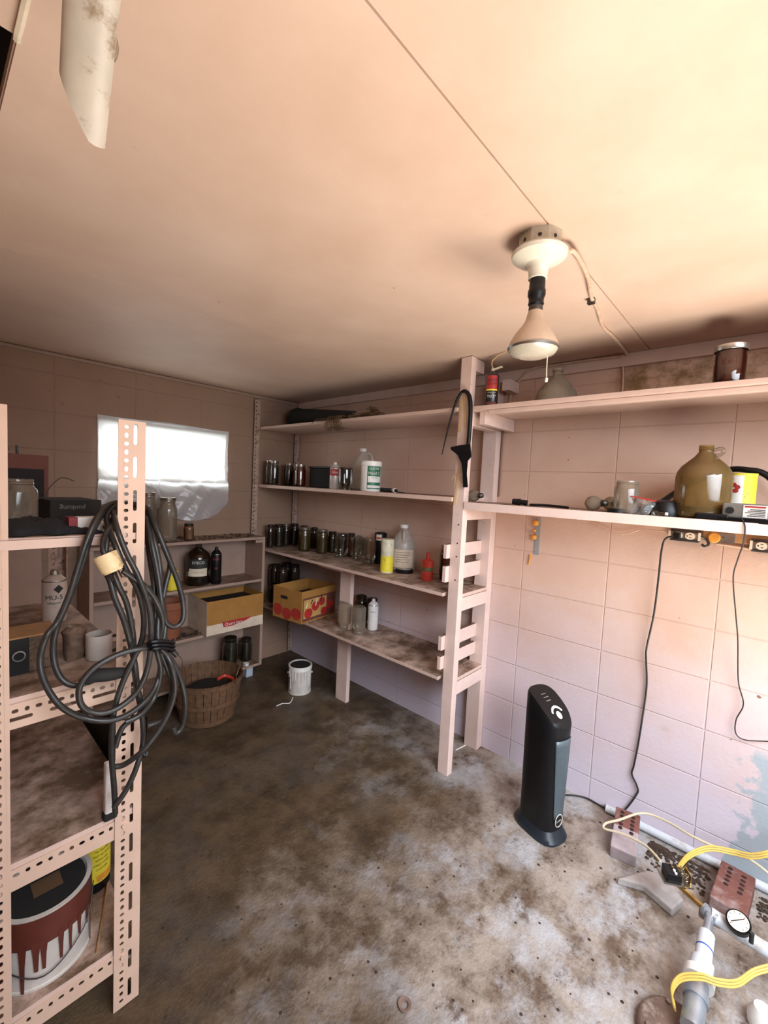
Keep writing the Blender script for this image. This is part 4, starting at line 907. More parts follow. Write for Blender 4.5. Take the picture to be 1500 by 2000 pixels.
# bottom shelf jars and roll
for a_, b_, t_, bt, yy, cont, lab in ((434, 463, 1245, 1298, 2.72, m_tea, 'dark lidded jar on the bottom bookcase shelf, left of two'), (468, 491, 1247, 1292, 2.76, m_tea, 'dark lidded jar on bottom bookcase shelf beside the white cap')):
    c, r, h = bcs(a_, b_, t_, bt, .1035, yy); mason(c, r*.95, h, lab, cont, m_lidr)
p = T(470, 1293, 'z', .104); o = MB().lathe([(0, 0), (.019, 0), (.02, .003), (.02, .016), (0, .017)], 20, (p.x, 2.675, .1035)).build('screw_top', m_white); tag(o, 'small white cap lying on the bottom bookcase shelf before the jars', 'cap')
p0, p1 = T(372, 1285, 'y', 2.64), T(418, 1276, 'y', 2.70)
e = empty('paper_roll', (p0.x, 2.69, .104), 0, 'dark bottle with grey paper label lying on the bottom bookcase shelf', 'bottle')
MB().cyl((p0.x-.02, 2.70, .14), (p1.x+.02, 2.74, .14), .032).build('body', m_black, e, world=True); MB().cyl((p0.x+.02, 2.705, .14), (p1.x-.01, 2.733, .14), .0335).build('label_wrap', m_cream, e, world=True)
e.name = 'lying_bottle'
c, r, h = bcs(305, 358, 1172, 1213, .4035, 2.74)
e = empty('clay_pot', c, 0, 'brown clay pot on the middle bookcase shelf behind the hanging cord', 'pot')
MB().lathe([(0, 0), (r*.7, 0), (r*.95, h*.8), (r*1.05, h*.82), (r*1.05, h), (r*.95, h), (r*.9, h*.8), (0, h*.75)], 28).build('body', M('terracotta', (.28, .09, .04), .7), e)
mb = MB()
for k in range(40):
    q = Vector((random.uniform(1.0, 1.25), random.uniform(2.67, 2.74), .4045)); mb.lathe([(0, 0), (.008, .002), (.006, .01), (0, .013)], 6, q)
o = mb.build('metal_scraps', m_dmetal); tag(o, 'small scraps scattered on the middle bookcase shelf left of the carton', 'scraps', kind='stuff')
# top of bookcase
TB = 1.0185
for a_, b_, t_, bt, yy, lab in ((306, 348, 972, 1046, 2.74, 'large empty glass jar on the bookcase top in front of the window, right one'), (276, 306, 962, 1046, 2.80, 'large empty glass jar on bookcase top half behind the angle iron post')):
    c, r, h = bcs(a_, b_, t_, bt, TB, yy); r = min(r, .055); c.y = min(c.y, 2.82); c = sep('TB', c, r, 0, 3); mason(c, r*.95, h, lab, None, m_lid, gmat=m_glassd)
c, r, h = bcs(358, 379, 1023, 1052, TB, 2.72); mason(c, r*.9, h, 'small rust-stained jar alone on the bookcase top', M('rust_contents', (.22, .09, .04), .6), m_lidr, name='small_jar')
mb = MB()
for k in range(160):
    q = Vector((random.uniform(.75, 1.66), random.uniform(2.68, 2.88), TB)); s = random.uniform(.004, .011); mb.lathe([(0, 0), (s, .001), (s*.7, s*.5), (0, s*.6)], 5, q)
o = mb.build('dirt_crumbs', m_debris); tag(o, 'crumbled dirt and leaves scattered over the bookcase top', 'debris', kind='stuff')
# ---------------------------------------------------------------- paint can on floor
def bucket(name, loc, r, h, label, body, drips, top, dm, rot=0):
    e = empty(name, loc, rot, label, 'paint can')
    MB().lathe([(0, .003), (r*.96, .003), (r, 0), (r*1.0, .006), (r*.975, .008), (r*.975, h-.008), (r*1.0, h-.006), (r*1.01, h), (r*.9, h), (r*.88, h-.006), (0, h-.006)], 40).build('body', body, e)
    MB().lathe([(0, h-.0055), (r*.87, h-.0055), (r*.86, h-.003), (0, h-.002)], 36).build('lid', top, e)
    return e
c, r, h = spot(562, 607, 1297, 1358, 0); r *= .98
e = bucket('paint_can', c, r, h, 'white drip-streaked paint can with dark top on the floor below the fruit box', m_canw, 1, m_blackm, m_white); a0 = face_cam(c)
MB().lathe([(r*.99, h*.86), (r*1.02, h*.87), (r*1.03, h+.001), (r*.97, h+.003)], 36).build('spilled_paint', m_wht, e)
for k in range(9):
    a = a0-1.2+k*.28+random.uniform(-.06, .06); ln = random.uniform(.25, .75); mb = MB(); mb.tube([wrap(r+.0006, a, h*.9)(0, 0), wrap(r+.0006, a, h*(.9-ln*.5))(.001, 0), wrap(r+.0012, a, h*(.9-ln))(0, 0)], .0022, 6, 3); mb.build('paint_drip', m_wht, e)
for s in (-1, 1): MB().cyl((s*r*.96*math.sin(a0), -s*r*.96*math.cos(a0), h*.7), (s*r*1.08*math.sin(a0), -s*r*1.08*math.cos(a0), h*.7), .007).build('handle_lug', m_canw, e)
# ---------------------------------------------------------------- bushel basket
bl = Vector((1.16, 2.41, 0)); Rt, Rb, hb_ = .19, .145, .255
e = empty('bushel_basket', bl, 0, 'round wooden splint bushel basket on the floor before the bookcase', 'basket')
for k in range(28):
    q = 2*PI*k/28; mb = MB(); d = Vector((math.cos(q), math.sin(q), 0)); s_ = Vector((-d.y, d.x, 0)); rings = []
    for zz, rr in ((0.002, Rb), (hb_*.5, (Rb+Rt)/2+.006), (hb_, Rt)):
        ww = rr*.105
        rings.append([mb.bm.verts.new(d*(rr+o_)+s_*t_*ww+Z*zz) for o_, t_ in ((0, -1), (.003, -1), (.003, 1), (0, 1))])
    for A, B in zip(rings, rings[1:]):
        for i in range(4): mb.bm.faces.new((A[i], A[(i+1) % 4], B[(i+1) % 4], B[i]))
    mb.bm.faces.new(rings[0]); mb.bm.faces.new(rings[-1][::-1]); mb.build('splint', m_basket, e)
for zz, rr in ((.02, Rb+.006), (hb_*.5, (Rb+Rt)/2+.012), (hb_-.018, Rt+.004)):
    MB().lathe([(rr, zz-.012), (rr+.004, zz-.012), (rr+.006, zz+.012), (rr+.002, zz+.012), (rr, zz-.012)], 40).build('hoop', m_basket, e)
MB().lathe([(0, .003), (Rb*.97, .003), (Rb*.97, .012), (0, .012)], 36).build('bottom', m_basket, e); 
hd = Vector((.55, -.83, 0)).normalized()
for s in (1, -1):
    d = hd if s == 1 else -hd; sd = Vector((-d.y, d.x, 0))
    MB().tube([d*(Rt+.012)+sd*.05+Z*(hb_-.02), d*(Rt+.02)+sd*.055+Z*(hb_+.04), d*(Rt+.02)+Z*(hb_+.085), d*(Rt+.02)-sd*.055+Z*(hb_+.04), d*(Rt+.012)-sd*.05+Z*(hb_-.02)], .0018, 6, 5).build('wire_handle', m_metal, e)
o = MB().lathe([(0, 0), (.135, 0), (.158, .13), (.1, .17), (0, .18)], 28, bl+Z*.013).build('dark_rags', m_blackm); tag(o, 'dark rags filling the bushel basket', 'rags')
o = MB().tube([bl+Vector((.10, -.09, .175)), bl+Vector((.13, -.06, .20)), bl+Vector((.10, -.01, .215)), bl+Vector((.05, -.02, .21))], .009, 8, 5).build('red_hose', m_redp); tag(o, 'short red hose end inside the bushel basket', 'hose')
# ---------------------------------------------------------------- heater
hl = Vector((1.785, .632, 0)); fd = Vector((-.30, -.95, 0)).normalized(); hz_ = math.atan2(fd.x, -fd.y)
e = empty('tower_heater', hl, hz_, 'tall black tower heater with grey grille standing near the right wall', 'heater')
ztop = T(1030, 1345, 'x', 1.76).z
pass
HT = .565
def sect(z, n=36):      # local outline, front = -y
    k = z/HT; wx = .062+.010*k; fy_ = -.080-.008*k; by_ = .088
    pts = []
    for i in range(n):
        q = 2*PI*i/n; cx, sy = math.cos(q), math.sin(q)
        px_ = wx*(abs(cx)**.75)*(1 if cx > 0 else -1); py_ = (abs(sy)**.62)*(by_ if sy > 0 else -fy_)*(1 if sy > 0 else -1)
        pts.append((px_, py_))
    return pts
mb = MB(); mb.smooth = True; prev = None; zs = [.04, .06, .12, .2, .3, .4, .46]
def toph(y): t_ = (y+.095)/.19; return HT-.085+.11*math.sin(max(0, min(1, t_))*PI/2)-.0
for z in zs+['a', 'b']:
    if z == 'a': P_ = sect(.5); rg = [mb.bm.verts.new((x, y, toph(y)-.012)) for x, y in P_]
    elif z == 'b': P_ = sect(.5); rg = [mb.bm.verts.new((x*.93, y*.95, toph(y*.95))) for x, y in P_]
    else: rg = [mb.bm.verts.new((x, y, z)) for x, y in sect(z)]
    if prev:
        for i in range(len(rg)): mb.bm.faces.new((prev[i], prev[(i+1) % len(rg)], rg[(i+1) % len(rg)], rg[i]))
    else: mb.bm.faces.new(rg[::-1])
    prev = rg
n_ = len(prev)          # top cap strips: connect mirrored points
for i in range(n_//4, n_//4+n_//2):
    a_ = prev[i % n_]; b2 = prev[(i+1) % n_]; c2 = prev[(n_//2-i-1) % n_]; d2_ = prev[(n_//2-i) % n_]
    vs = []
    for v in (a_, b2, c2, d2_):
        if v not in vs: vs.append(v)
    if len(vs) > 2:
        try: mb.bm.faces.new(vs)
        except ValueError: pass
mb.build('body', m_black, e)
def fsurf(u, z, off): # front surface point; u in -1..1
    k = z/HT; wx = .062+.010*k; x = u*wx*.8
    cx = min(.999, abs(x)/wx); cq = cx**(1/.75); sq = math.sqrt(max(0, 1-cq*cq)); return Vector((x, (-.080-.008*k)*sq**.62-off, z))
mb = MB(); mb.smooth = True; g = []
for i in range(11):
    row = []
    for j in range(13):
        z = .10+(.435-.10)*j/12; w_ = .55+.30*j/12; row.append(mb.bm.verts.new(fsurf((i/10*2-1)*w_, z, .0022)))
    g.append(row)
for i in range(10):
    for j in range(12): mb.bm.faces.new((g[i][j], g[i+1][j], g[i+1][j+1], g[i][j+1]))
gr = mb.build('grille', m_grey, e); so = gr.modifiers.new('s', 'SOLIDIFY'); so.thickness = .002; so.offset = 0
mb = MB()
mb.tube([fsurf(0, .09, .004)+Vector((math.cos(q)*.021, 0, math.sin(q)*.026)) for q in [k*PI/8 for k in range(16)]], .0013, 6, 2, closed=True)
mb.build('logo_ring', m_wht, e); mb = MB().lathe([(0, 0), (.0205, 0), (.0205, .003), (0, .003)], 28, fsurf(0, .09, .0005), Matrix.Rotation(PI/2, 3, 'X')); mb.build('logo_disc', m_black, e)
text_part('lettering', 'Lasko', .0125, m_wht, e, lambda x, y: fsurf(0, .09, .0045)+Vector((x, 0, y+x*.1)))
ty = lambda x, y: Vector((x, y, toph(y)+.0015))
mb = MB()
for k in range(8):
    q0_, q1_ = PI*.15+k*PI*.7/8, PI*.15+(k+1)*PI*.7/8
    vs = [mb.bm.verts.new(ty(math.cos(q)*rr, -.055+math.sin(q)*rr)) for q, rr in ((q0_, .028), (q0_, .036), (q1_, .036), (q1_, .028))]; mb.bm.faces.new(vs)
mb.build('control_arc', m_wht, e)
mb = MB(); mb.bm.faces.new([mb.bm.verts.new(ty(math.cos(q)*.013, -.05+math.sin(q)*.012)) for q in [k*PI/10 for k in range(20)]]); mb.build('power_button', m_wht, e)
mb = MB()
for k in range(3): mb.bm.faces.new([mb.bm.verts.new(ty(x, .0+.014*k+y)) for x, y in ((-.02, 0), (.008, 0), (.008, .003), (-.02, .003))])
mb.build('display_print', m_boxg, e)
mb = MB(); mb.smooth = True; prev = None
for z, ex, fr in ((0, 1.24, 1.28), (.010, 1.25, 1.29), (.022, 1.17, 1.18), (.045, .98, 1.0)):
    rg = []
    for x, y in sect(.05, 40): rg.append(mb.bm.verts.new((x*ex, y*(fr if y < 0 else ex), z+(.001 if z == 0 else 0))))
    if prev:
        for i in range(40): mb.bm.faces.new((prev[i], prev[(i+1) % 40], rg[(i+1) % 40], rg[i]))
    else: mb.bm.faces.new(rg[::-1])
    prev = rg
mb.bm.faces.new(prev); mb.build('base', m_base, e)
# ---------------------------------------------------------------- foreground rack contents
RT, RM, RL, RB = 1.2785, .9285, .5485, .1785
def rk(pl, pr, top, bot, z, y): return spot(pl, pr, top, bot, z, y=y)
c, r, h = rk(42, 100, 938, 1010, RT, 1.55)
mason((.175, 1.45, RT), .045, .120, 'empty clear glass jar on the rack top near the left frame edge', None, None, gmat=m_glassd)
mb = MB(); mb.smooth = True; g = []
for i in range(21):
    row = []
    for j in range(13):
        u, v = i/20, j/12; x = .10+.21*u; y = 1.20+.17*v
        hgt = .040*math.sin(u*PI)**.6*math.sin(v*PI)**.5*(1.05-.75*u)+.006*math.sin(i*1.7+j)*math.sin(u*PI)*math.sin(v*PI)
        row.append(mb.bm.verts.new((x, y+.01*math.sin(i), RT+.001+max(0, hgt))))
    g.append(row)
for i in range(20):
    for j in range(12): mb.bm.faces.new((g[i][j], g[i+1][j], g[i+1][j+1], g[i][j+1]))
o = mb.build('black_cloth', M('navy_black_cloth', (.012, .012, .016), .9)); so = o.modifiers.new('s', 'SOLIDIFY'); so.thickness = .002; so.offset = 1; tag(o, 'crumpled black cloth lying on the front of rack top', 'cloth')
# maroon box behind on the rack top
e = empty('storage_box', (.17, 1.85, RT), 0, 'maroon box with black front standing at the back of the rack top', 'box')
zt = T(60, 888, 'y', 1.76).z; xr = T(95, 910, 'y', 1.76).x
MB().box((.06, 1.76, RT+.0005), (xr, 1.93, zt)).build('body', m_box3, e, world=True, bevel=.002); MB().box((.065, 1.757, RT+.01), (xr-.012, 1.7595, zt-.045)).build('front_panel', m_blackm, e, world=True)
mb = MB().cyl((.22, 1.80, zt+.0), (.22, 1.80, zt+.028), .004).tube([(.10, 1.78, zt+.006), (.14, 1.775, zt+.02), (.20, 1.78, zt+.014)], .003, 6); mb.build('wire_catch', m_dmetal, e, world=True)
# black carton with red and white can
p = T(145, 1008, 'y', 1.45)
e = empty('black_carton', (.30, 1.58, RT), .12, 'black carton with grey lettering on the rack top behind the post', 'box')
MB().box((-.055, -.07, .0005), (.075, .09, .062)).build('body', m_blackm, e, bevel=.002)
text_part('lettering', 'punkung', .019, m_boxg, e, lambda x, y: Vector((-x+.0, -.0708, .040-y)))
MB().tube([(-.045, -.0, .062), (-.035, 0, .095), (-.005, 0, .125), (.03, .01, .115)], .0014, 6).build('wire', m_dmetal, e)
p = T(180, 1022, 'y', 1.22)
e = empty('small_carton', (.275, 1.25, RT), 0, 'small dark red and white carton on the rack top beside the post', 'box')
MB().box((.245, 1.235, RT+.0005), (.31, 1.275, RT+.036)).build('body', m_wht, e, world=True, bevel=.002); MB().box((.2445, 1.2345, RT+.0003), (.262, 1.2755, RT+.0365)).build('red_band', M('maroon_print', (.25, .01, .015), .5), e, world=True)
mb = MB()
for k in range(220):
    q = Vector((random.uniform(.14, .375), random.uniform(1.2, 1.95), RT)); s = random.uniform(.002, .006); mb.lathe([(0, 0), (s, .0005), (s*.7, s*.5), (0, s*.6)], 5, q)
o = mb.build('dirt_crumbs', m_debris); tag(o, 'dark crumbs of dirt strewn on the rack top board', 'debris', kind='stuff')
# mid shelf
c, r, h = rk(84, 127, 1113, 1225, RM, 1.72)
r = .033; c.x = T(106, 1200, 'y', c.y).x
e = spray_can(c, r, h, 'white spray can with black lettering on the middle shelf of the rack', M('can_white', (.62, .56, .50), .4), m_metal, txt=[('MU-5', .62, .022), ('Safeguard', .50, .010), ('- - - -', .42, .008)], tcol=m_ink)
a = face_cam(c); f = wrap(r+.0012, a+.35, h*.66); mb = MB(); mb.prism([(-.014, 0), (.0, .014), (.014, 0), (0, -.014)], lambda u, v: f(u, v), lambda u, v: f(u, v)+Vector((math.cos(a), math.sin(a), 0))*.0005); mb.build('diamond_mark', m_ink, e)
e = empty('spray_can', (.155, 1.86, RM), 0, 'dark tin standing behind the white spray can on rack middle shelf', 'can'); MB().lathe([(0, 0), (.032, 0), (.032, .19), (.02, .2), (0, .2)], 24).build('body', m_dmetal, e); e.name = 'dark_tin'
e = empty('radio_box', (.195, 1.36, RM), .0, 'black-fronted box with round dial and brown mesh side on the middle rack shelf', 'box')
MB().box((-.050, -.045, .0005), (.04, .05, .088)).build('body', M('brown_mesh', (.16, .10, .06), .8, var=.7, scale=120, bmp=.5), e, bevel=.003)
MB().box((-.052, -.048, .0005), (-.014, -.0455, .090)).build('front_panel', m_blackm, e)
MB().lathe([(.010, 0), (.013, .002), (.013, .004), (.010, .004), (.010, 0)], 24, (-.034, -.0482, .047), Matrix.Rotation(PI/2, 3, 'X')).build('dial', m_metal, e)
MB().box((-.054, -.05, .0885), (.044, .054, .093)).build('lid', m_wood, e, bevel=.002)
mb = MB(); rnd = random.Random(3); mb.lathe([(0, 0), (.022, .001), (.026, .02), (.022, .05), (.027, .075), (.015, .088), (0, .084)], 18)
for v in mb.bm.verts: v.co.x += rnd.uniform(-.003, .003); v.co.y += rnd.uniform(-.003, .003)
o = mb.build('foil_packet', M('dull_foil', (.30, .20, .14), .45, .5, .5, 60)); o.location = (.278, 1.345, RM); tag(o, 'crumpled brown foil packet beside the dial box on the rack', 'packet')
e = empty('tin_mug', (.327, 1.31, RM), 0, 'cream enamel mug with dark handle on rack middle shelf near the post', 'mug')
MB().lathe([(0, .001), (.028, 0), (.030, .003), (.031, .066), (.029, .066), (.028, .01), (0, .008)], 28).build('body', m_canw, e)
MB().tube([(.028, -.012, .056), (.046, -.02, .052), (.048, -.02, .025), (.028, -.012, .014)], .004, 8).build('handle', m_dmetal, e)
MB().lathe([(0, .010), (.0275, .010), (.0275, .05), (0, .05)], 20).build('contents', m_dark, e)
# low shelf: white board offcut, dark sheet
p = T(214, 1596, 'z', RL+.002); pt_ = T(212, 1492, 'x', p.x)
e = empty('white_downspout', (p.x, p.y, RL), 0, 'white plastic tube standing on lower rack shelf behind the post', 'tube'); e.name = 'white_tube'
MB().box((-.012, -.010, .001), (.012, .010, .15)).build('body', m_white, e, bevel=.004); MB().box((-.015, -.013, .0005), (.015, .013, .02)).build('rubber_tip', m_blackm, e, bevel=.004)
# black toothed sheet put in for the shadowed space beyond the side rail
def sw(a_, b_, x_=.405): return T(a_, b_, 'x', x_)
e = empty('dark_gap_sheet', sw(230, 1420), 0, 'black toothed sheet standing for the shadowed space behind the angle iron post', 'dark sheet')
teeth = []; A_, B_ = (157, 1402), (206, 1490); nT = 22
for k in range(nT):
    t_ = k/nT; x_, y_ = A_[0]+(B_[0]-A_[0])*t_, A_[1]+(B_[1]-A_[1])*t_; teeth += [(x_, y_), (x_-1.8+1.0, y_+2.6)]
outl = teeth+[(206, 1490), (216, 1500), (238, 1492), (285, 1478), (288, 1400), (250, 1392)]
outl = [(u, v) for u, v in outl]
MB().prism(outl, lambda u, v: sw(u, v, .404), lambda u, v: sw(u, v, .4055)).build('dark_sheet', m_blackm, e, world=True)
MB().tube([sw(207, 1492), sw(222, 1502), sw(250, 1490), sw(285, 1472)], .006, 8, 5).build('sheet_edge_bar', m_black, e, world=True)
# bottom shelf: red/white drip bucket, yellow-label bottle, stick
pc = T(95, 1700, 'y', 1.33)
c = Vector((.208, 1.310, RB)); r = .102; h = .185
e = bucket('paint_bucket', c, r, h, 'large paint bucket with white sides and red-brown drips on the bottom rack shelf', m_canw, 1, m_blackm, m_paintR); a0 = face_cam(c)
patch('paint_coat', r+.0008, a0-1.7, a0+1.9, h*.60, h*.985, m_paintR, e, 24)
for k in range(15):
    a = a0-1.6+k*.235+random.uniform(-.05, .05); ln = random.choice((.25, .45, .60, .35)); wd_ = random.uniform(.004, .011)
    mb = MB(); f = wrap(r+.0012, a, 0); zz = h*.62
    mb.prism([(-wd_, zz+.01), (wd_, zz+.01), (wd_*.6, zz-h*ln*.4), (wd_*.45, zz-h*ln), (-wd_*.3, zz-h*ln), (-wd_*.6, zz-h*ln*.4)], lambda u, v: f(u, v), lambda u, v: wrap(r+.0020, a, 0)(u, v)); mb.build('paint_drip', m_paintR, e)
MB().box((-.025, -.03, h-.0035), (.035, .02, h-.0015)).build('lid_label', m_cardin, e)
MB().tube([wrap(r+.004, a0-1.4, h*.8)(0, 0), wrap(r+.010, a0-.8, h*.45)(0, 0), wrap(r+.012, a0, h*.22)(0, 0), wrap(r+.010, a0+.8, h*.45)(0, 0), wrap(r+.004, a0+1.4, h*.8)(0, 0)], .0016, 6, 6).build('wire_handle', m_dmetal, e)
c = Vector((.347, 1.43, RB)); r = .041; h = .235
e = empty('oil_bottle', c, 0, 'black bottle with yellow label and white cap on bottom rack shelf', 'bottle'); a = face_cam(c)
MB().lathe([(0, 0), (r*.9, 0), (r, .008), (r, h*.70), (r*.8, h*.82), (r*.4, h*.90), (r*.35, h*.93), (0, h*.93)], 32).build('body', m_black, e)
patch('label_wrap', r+.0007, a-.6, a+1.5, h*.14, h*.66, m_yel, e, 20)
for k in range(5): text_part('lettering', ('OIL WATER', 'FAST ACTING', 'REMOVER', 'DIRECTIONS', 'CLEANER')[k], .008, m_ink, e, wrap(r+.0014, a+.5, h*(.56-.06*k)))
patch('label_panel', r+.0011, a+.15, a+1.3, h*.16, h*.24, m_putty, e)
MB().lathe([(0, h*.92), (r*.42, h*.92), (r*.42, h), (0, h)], 20).build('cap', m_white, e)
p0, p1 = T(80, 1999, 'z', RB+.004), T(222, 1800, 'z', RB+.006)
o = MB().cyl(Vector((.300, 1.205, RB+.004)), Vector((.375, 1.40, RB+.004)), .003).build('thin_stick', m_wood); tag(o, 'thin pale stick lying across the bottom rack shelf before the bucket', 'stick')
# ---------------------------------------------------------------- hanging extension cord
e = empty('extension_cord', T(250, 990, 'y', 1.26), 0, 'long black extension cord coiled and hung on the angle iron post with a yellow plug', 'cord')
def cpts(l): return [T(a_, b_, 'y', d_) for a_, b_, d_ in l]
CO = [
 [(285, 1015, 1.25), (250, 985, 1.27), (215, 985, 1.24), (190, 1010, 1.17), (168, 1060, 1.15), (152, 1110, 1.145), (136, 1160, 1.14), (112, 1215, 1.14), (92, 1240, 1.13), (79, 1278, 1.13), (81, 1315, 1.12), (97, 1352, 1.11), (122, 1382, 1.10), (160, 1401, 1.10), (205, 1408, 1.09), (245, 1398, 1.09), (283, 1370, 1.10), (306, 1335, 1.12), (314, 1290, 1.13), (306, 1262, 1.13)],
 [(290, 1030, 1.25), (255, 995, 1.27), (210, 995, 1.23), (180, 1040, 1.16), (163, 1095, 1.16), (140, 1155, 1.155), (112, 1222, 1.15), (104, 1262, 1.15), (108, 1302, 1.14), (124, 1330, 1.13), (150, 1339, 1.12), (175, 1330, 1.12)],
 [(245, 1312, 1.12), (262, 1285, 1.12), (278, 1245, 1.12), (280, 1200, 1.12), (268, 1150, 1.12), (245, 1110, 1.13), (225, 1065, 1.14), (208, 1010, 1.20), (230, 985, 1.25)],
 [(330, 1262, 1.12), (290, 1265, 1.09), (240, 1275, 1.09), (190, 1300, 1.09), (158, 1335, 1.09), (156, 1370, 1.09), (172, 1388, 1.09), (200, 1393, 1.085), (235, 1380, 1.085), (268, 1350, 1.085), (288, 1305, 1.08), (295, 1250, 1.085), (292, 1190, 1.09), (272, 1130, 1.10), (247, 1080, 1.12), (228, 1030, 1.14), (222, 1000, 1.20)],
 [(225, 1590, 1.13), (223, 1540, 1.13), (218, 1470, 1.12), (221, 1400, 1.10), (235, 1345, 1.10), (255, 1300, 1.10), (272, 1268, 1.10), (300, 1255, 1.10)],
 [(222, 1578, 1.12), (245, 1545, 1.12), (266, 1500, 1.12), (279, 1450, 1.13), (277, 1395, 1.12), (268, 1350, 1.12), (262, 1300, 1.12), (260, 1240, 1.12), (248, 1180, 1.12), (232, 1145, 1.12), (222, 1120, 1.115)],
 [(230, 990, 1.24), (212, 1040, 1.17), (206, 1080, 1.15), (200, 1100, 1.15), (215, 1135, 1.13), (225, 1170, 1.12), (245, 1220, 1.11), (262, 1290, 1.11), (268, 1340, 1.11), (275, 1390, 1.12), (240, 1420, 1.12), (225, 1460, 1.12)],
 [(240, 985, 1.27), (285, 990, 1.24), (305, 1030, 1.18), (325, 1080, 1.16), (345, 1130, 1.15), (357, 1175, 1.14), (357, 1210, 1.13), (342, 1224, 1.13), (324, 1215, 1.13), (316, 1180, 1.13), (308, 1120, 1.15), (296, 1060, 1.17), (286, 1010, 1.22)],
 [(250, 985, 1.27), (288, 1000, 1.24), (300, 1050, 1.18), (312, 1110, 1.16), (312, 1180, 1.14), (308, 1230, 1.12), (312, 1262, 1.11), (335, 1290, 1.11), (354, 1330, 1.12), (362, 1375, 1.12), (357, 1415, 1.13), (345, 1432, 1.13), (338, 1420, 1.13)],
 [(250, 990, 1.26), (286, 1010, 1.24), (292, 1060, 1.19), (302, 1120, 1.17), (318, 1180, 1.15), (322, 1230, 1.13), (318, 1264, 1.12), (335, 1300, 1.10), (342, 1345, 1.10), (330, 1390, 1.10), (308, 1430, 1.10), (280, 1465, 1.10), (245, 1492, 1.12), (222, 1498, 1.13)],
 [(288, 990, 1.25), (318, 1060, 1.18), (332, 1100, 1.17), (322, 1150, 1.16), (315, 1200, 1.15), (325, 1255, 1.14), (345, 1280, 1.14)],
 [(286, 1000, 1.25), (290, 1070, 1.20), (300, 1140, 1.17), (304, 1200, 1.14), (305, 1262, 1.12), (314, 1310, 1.12), (302, 1360, 1.12), (275, 1395, 1.10), (245, 1410, 1.10)],
 [(240, 1115, 1.11), (262, 1130, 1.11), (288, 1150, 1.11), (308, 1180, 1.11), (318, 1215, 1.12), (312, 1262, 1.12), (328, 1310, 1.12), (336, 1350, 1.13), (322, 1400, 1.13), (290, 1418, 1.13)],
]
for k, l in enumerate(CO): MB().tube(cpts(l), .0066, 10, 6).build('cord_strand', m_rubber, e, world=True)
mb = MB()
for k in range(3): mb.tube([T(292+k*2, 1254+k*7, 'y', 1.07), T(318, 1252+k*7, 'y', 1.065), T(340, 1256+k*7, 'y', 1.10), T(318, 1258+k*7, 'y', 1.15), T(296, 1256+k*7, 'y', 1.12)], .004, 6, 4, closed=True)
mb.build('tie_wrap', m_black, e, world=True)
mb = MB(); mb.tube([T(165, 1333, 'y', 1.12), T(185, 1320, 'y', 1.115), T(215, 1317, 'y', 1.11), T(246, 1312, 'y', 1.115)], lambda t_: .007+.009*math.sin(t_*PI)**.5, 10, 8); mb.build('tape_splice', m_blackm, e, world=True)
a_, b_ = T(206, 1086, 'y', 1.115), T(222, 1116, 'y', 1.105); d = (b_-a_).normalized()
MB().cyl(a_-d*.004, a_+d*.035, .025, .024, 24).cyl(a_+d*.035, a_+d*.04, .021, .020, 24).build('yellow_plug', m_yelp, e, world=True)
pq = MB(); s_ = Vector((1, 0, .4)).normalized()
for k in (-1, 0, 1): pq.bar(a_+d*.04+s_*k*.009, a_+d*.06+s_*k*.009, .006, .0015)
pq.build('plug_prongs', m_dmetal, e, world=True)
for k in (0, 1): MB().tube([a_-d*.004, T(200, 1070-k*8, 'y', 1.13), T(212, 1030, 'y', 1.17), T(235, 1000, 'y', 1.25)], .0052, 8, 5).build('cord_strand', m_rubber, e, world=True)
# ---------------------------------------------------------------- white rod with hook top left
tp = T(188, -110, 'y', .50); tip = T(160, 262, 'y', .62)
e = empty('ceiling_batten', tp, 0, 'broken white half-round batten with a metal hook slanting down from ceiling', 'batten')
dv = (tip-tp); ax_ = dv.normalized(); side = CR-ax_*CR.dot(ax_); side.normalize(); nor = side.cross(ax_).normalized()
if nor.dot(CF) > 0: nor = -nor
mb = MB(); mb.smooth = True; L_ = dv.length; ns = 12; rgs = []
tip2 = .70
for t_ in [0, .3, .6, .75, .9, 1.0]:
    rg = []
    for i in range(ns+1):
        q = PI*i/ns; u = -math.cos(q); w2_ = .024; tt = t_
        lim = tip2+(1-tip2)*min(1, (u+1)/1.55); tt = min(t_, lim)
        rg.append(mb.bm.verts.new(tp+ax_*L_*tt+side*u*w2_+nor*math.sin(q)*.014))
    for i in range(ns, -1, -6):
        pass
    rgs.append(rg)
for A, B in zip(rgs, rgs[1:]):
    for i in range(ns): 
        mb.bm.faces.new((A[i], A[i+1], B[i+1], B[i]))
    mb.bm.faces.new((A[ns], A[0], B[0], B[ns]))
mb.bm.faces.new(rgs[0][::-1]); mb.bm.faces.new(rgs[-1])
bmesh.ops.remove_doubles(mb.bm, verts=mb.bm.verts, dist=1e-5)
mb.build('batten', M('old_white_paint', (.52, .47, .40), .5, var=.2, dirt=(.25, .18, .12), dscale=30), e, world=True)
q = lambda a_, b_: T(a_, b_, 'y', .565)
MB().tube([q(206, 60), q(220, 70), q(226, 92), q(221, 112), q(212, 117), q(206, 104)], .0032, 8, 5).build('hook', m_metal, e, world=True)
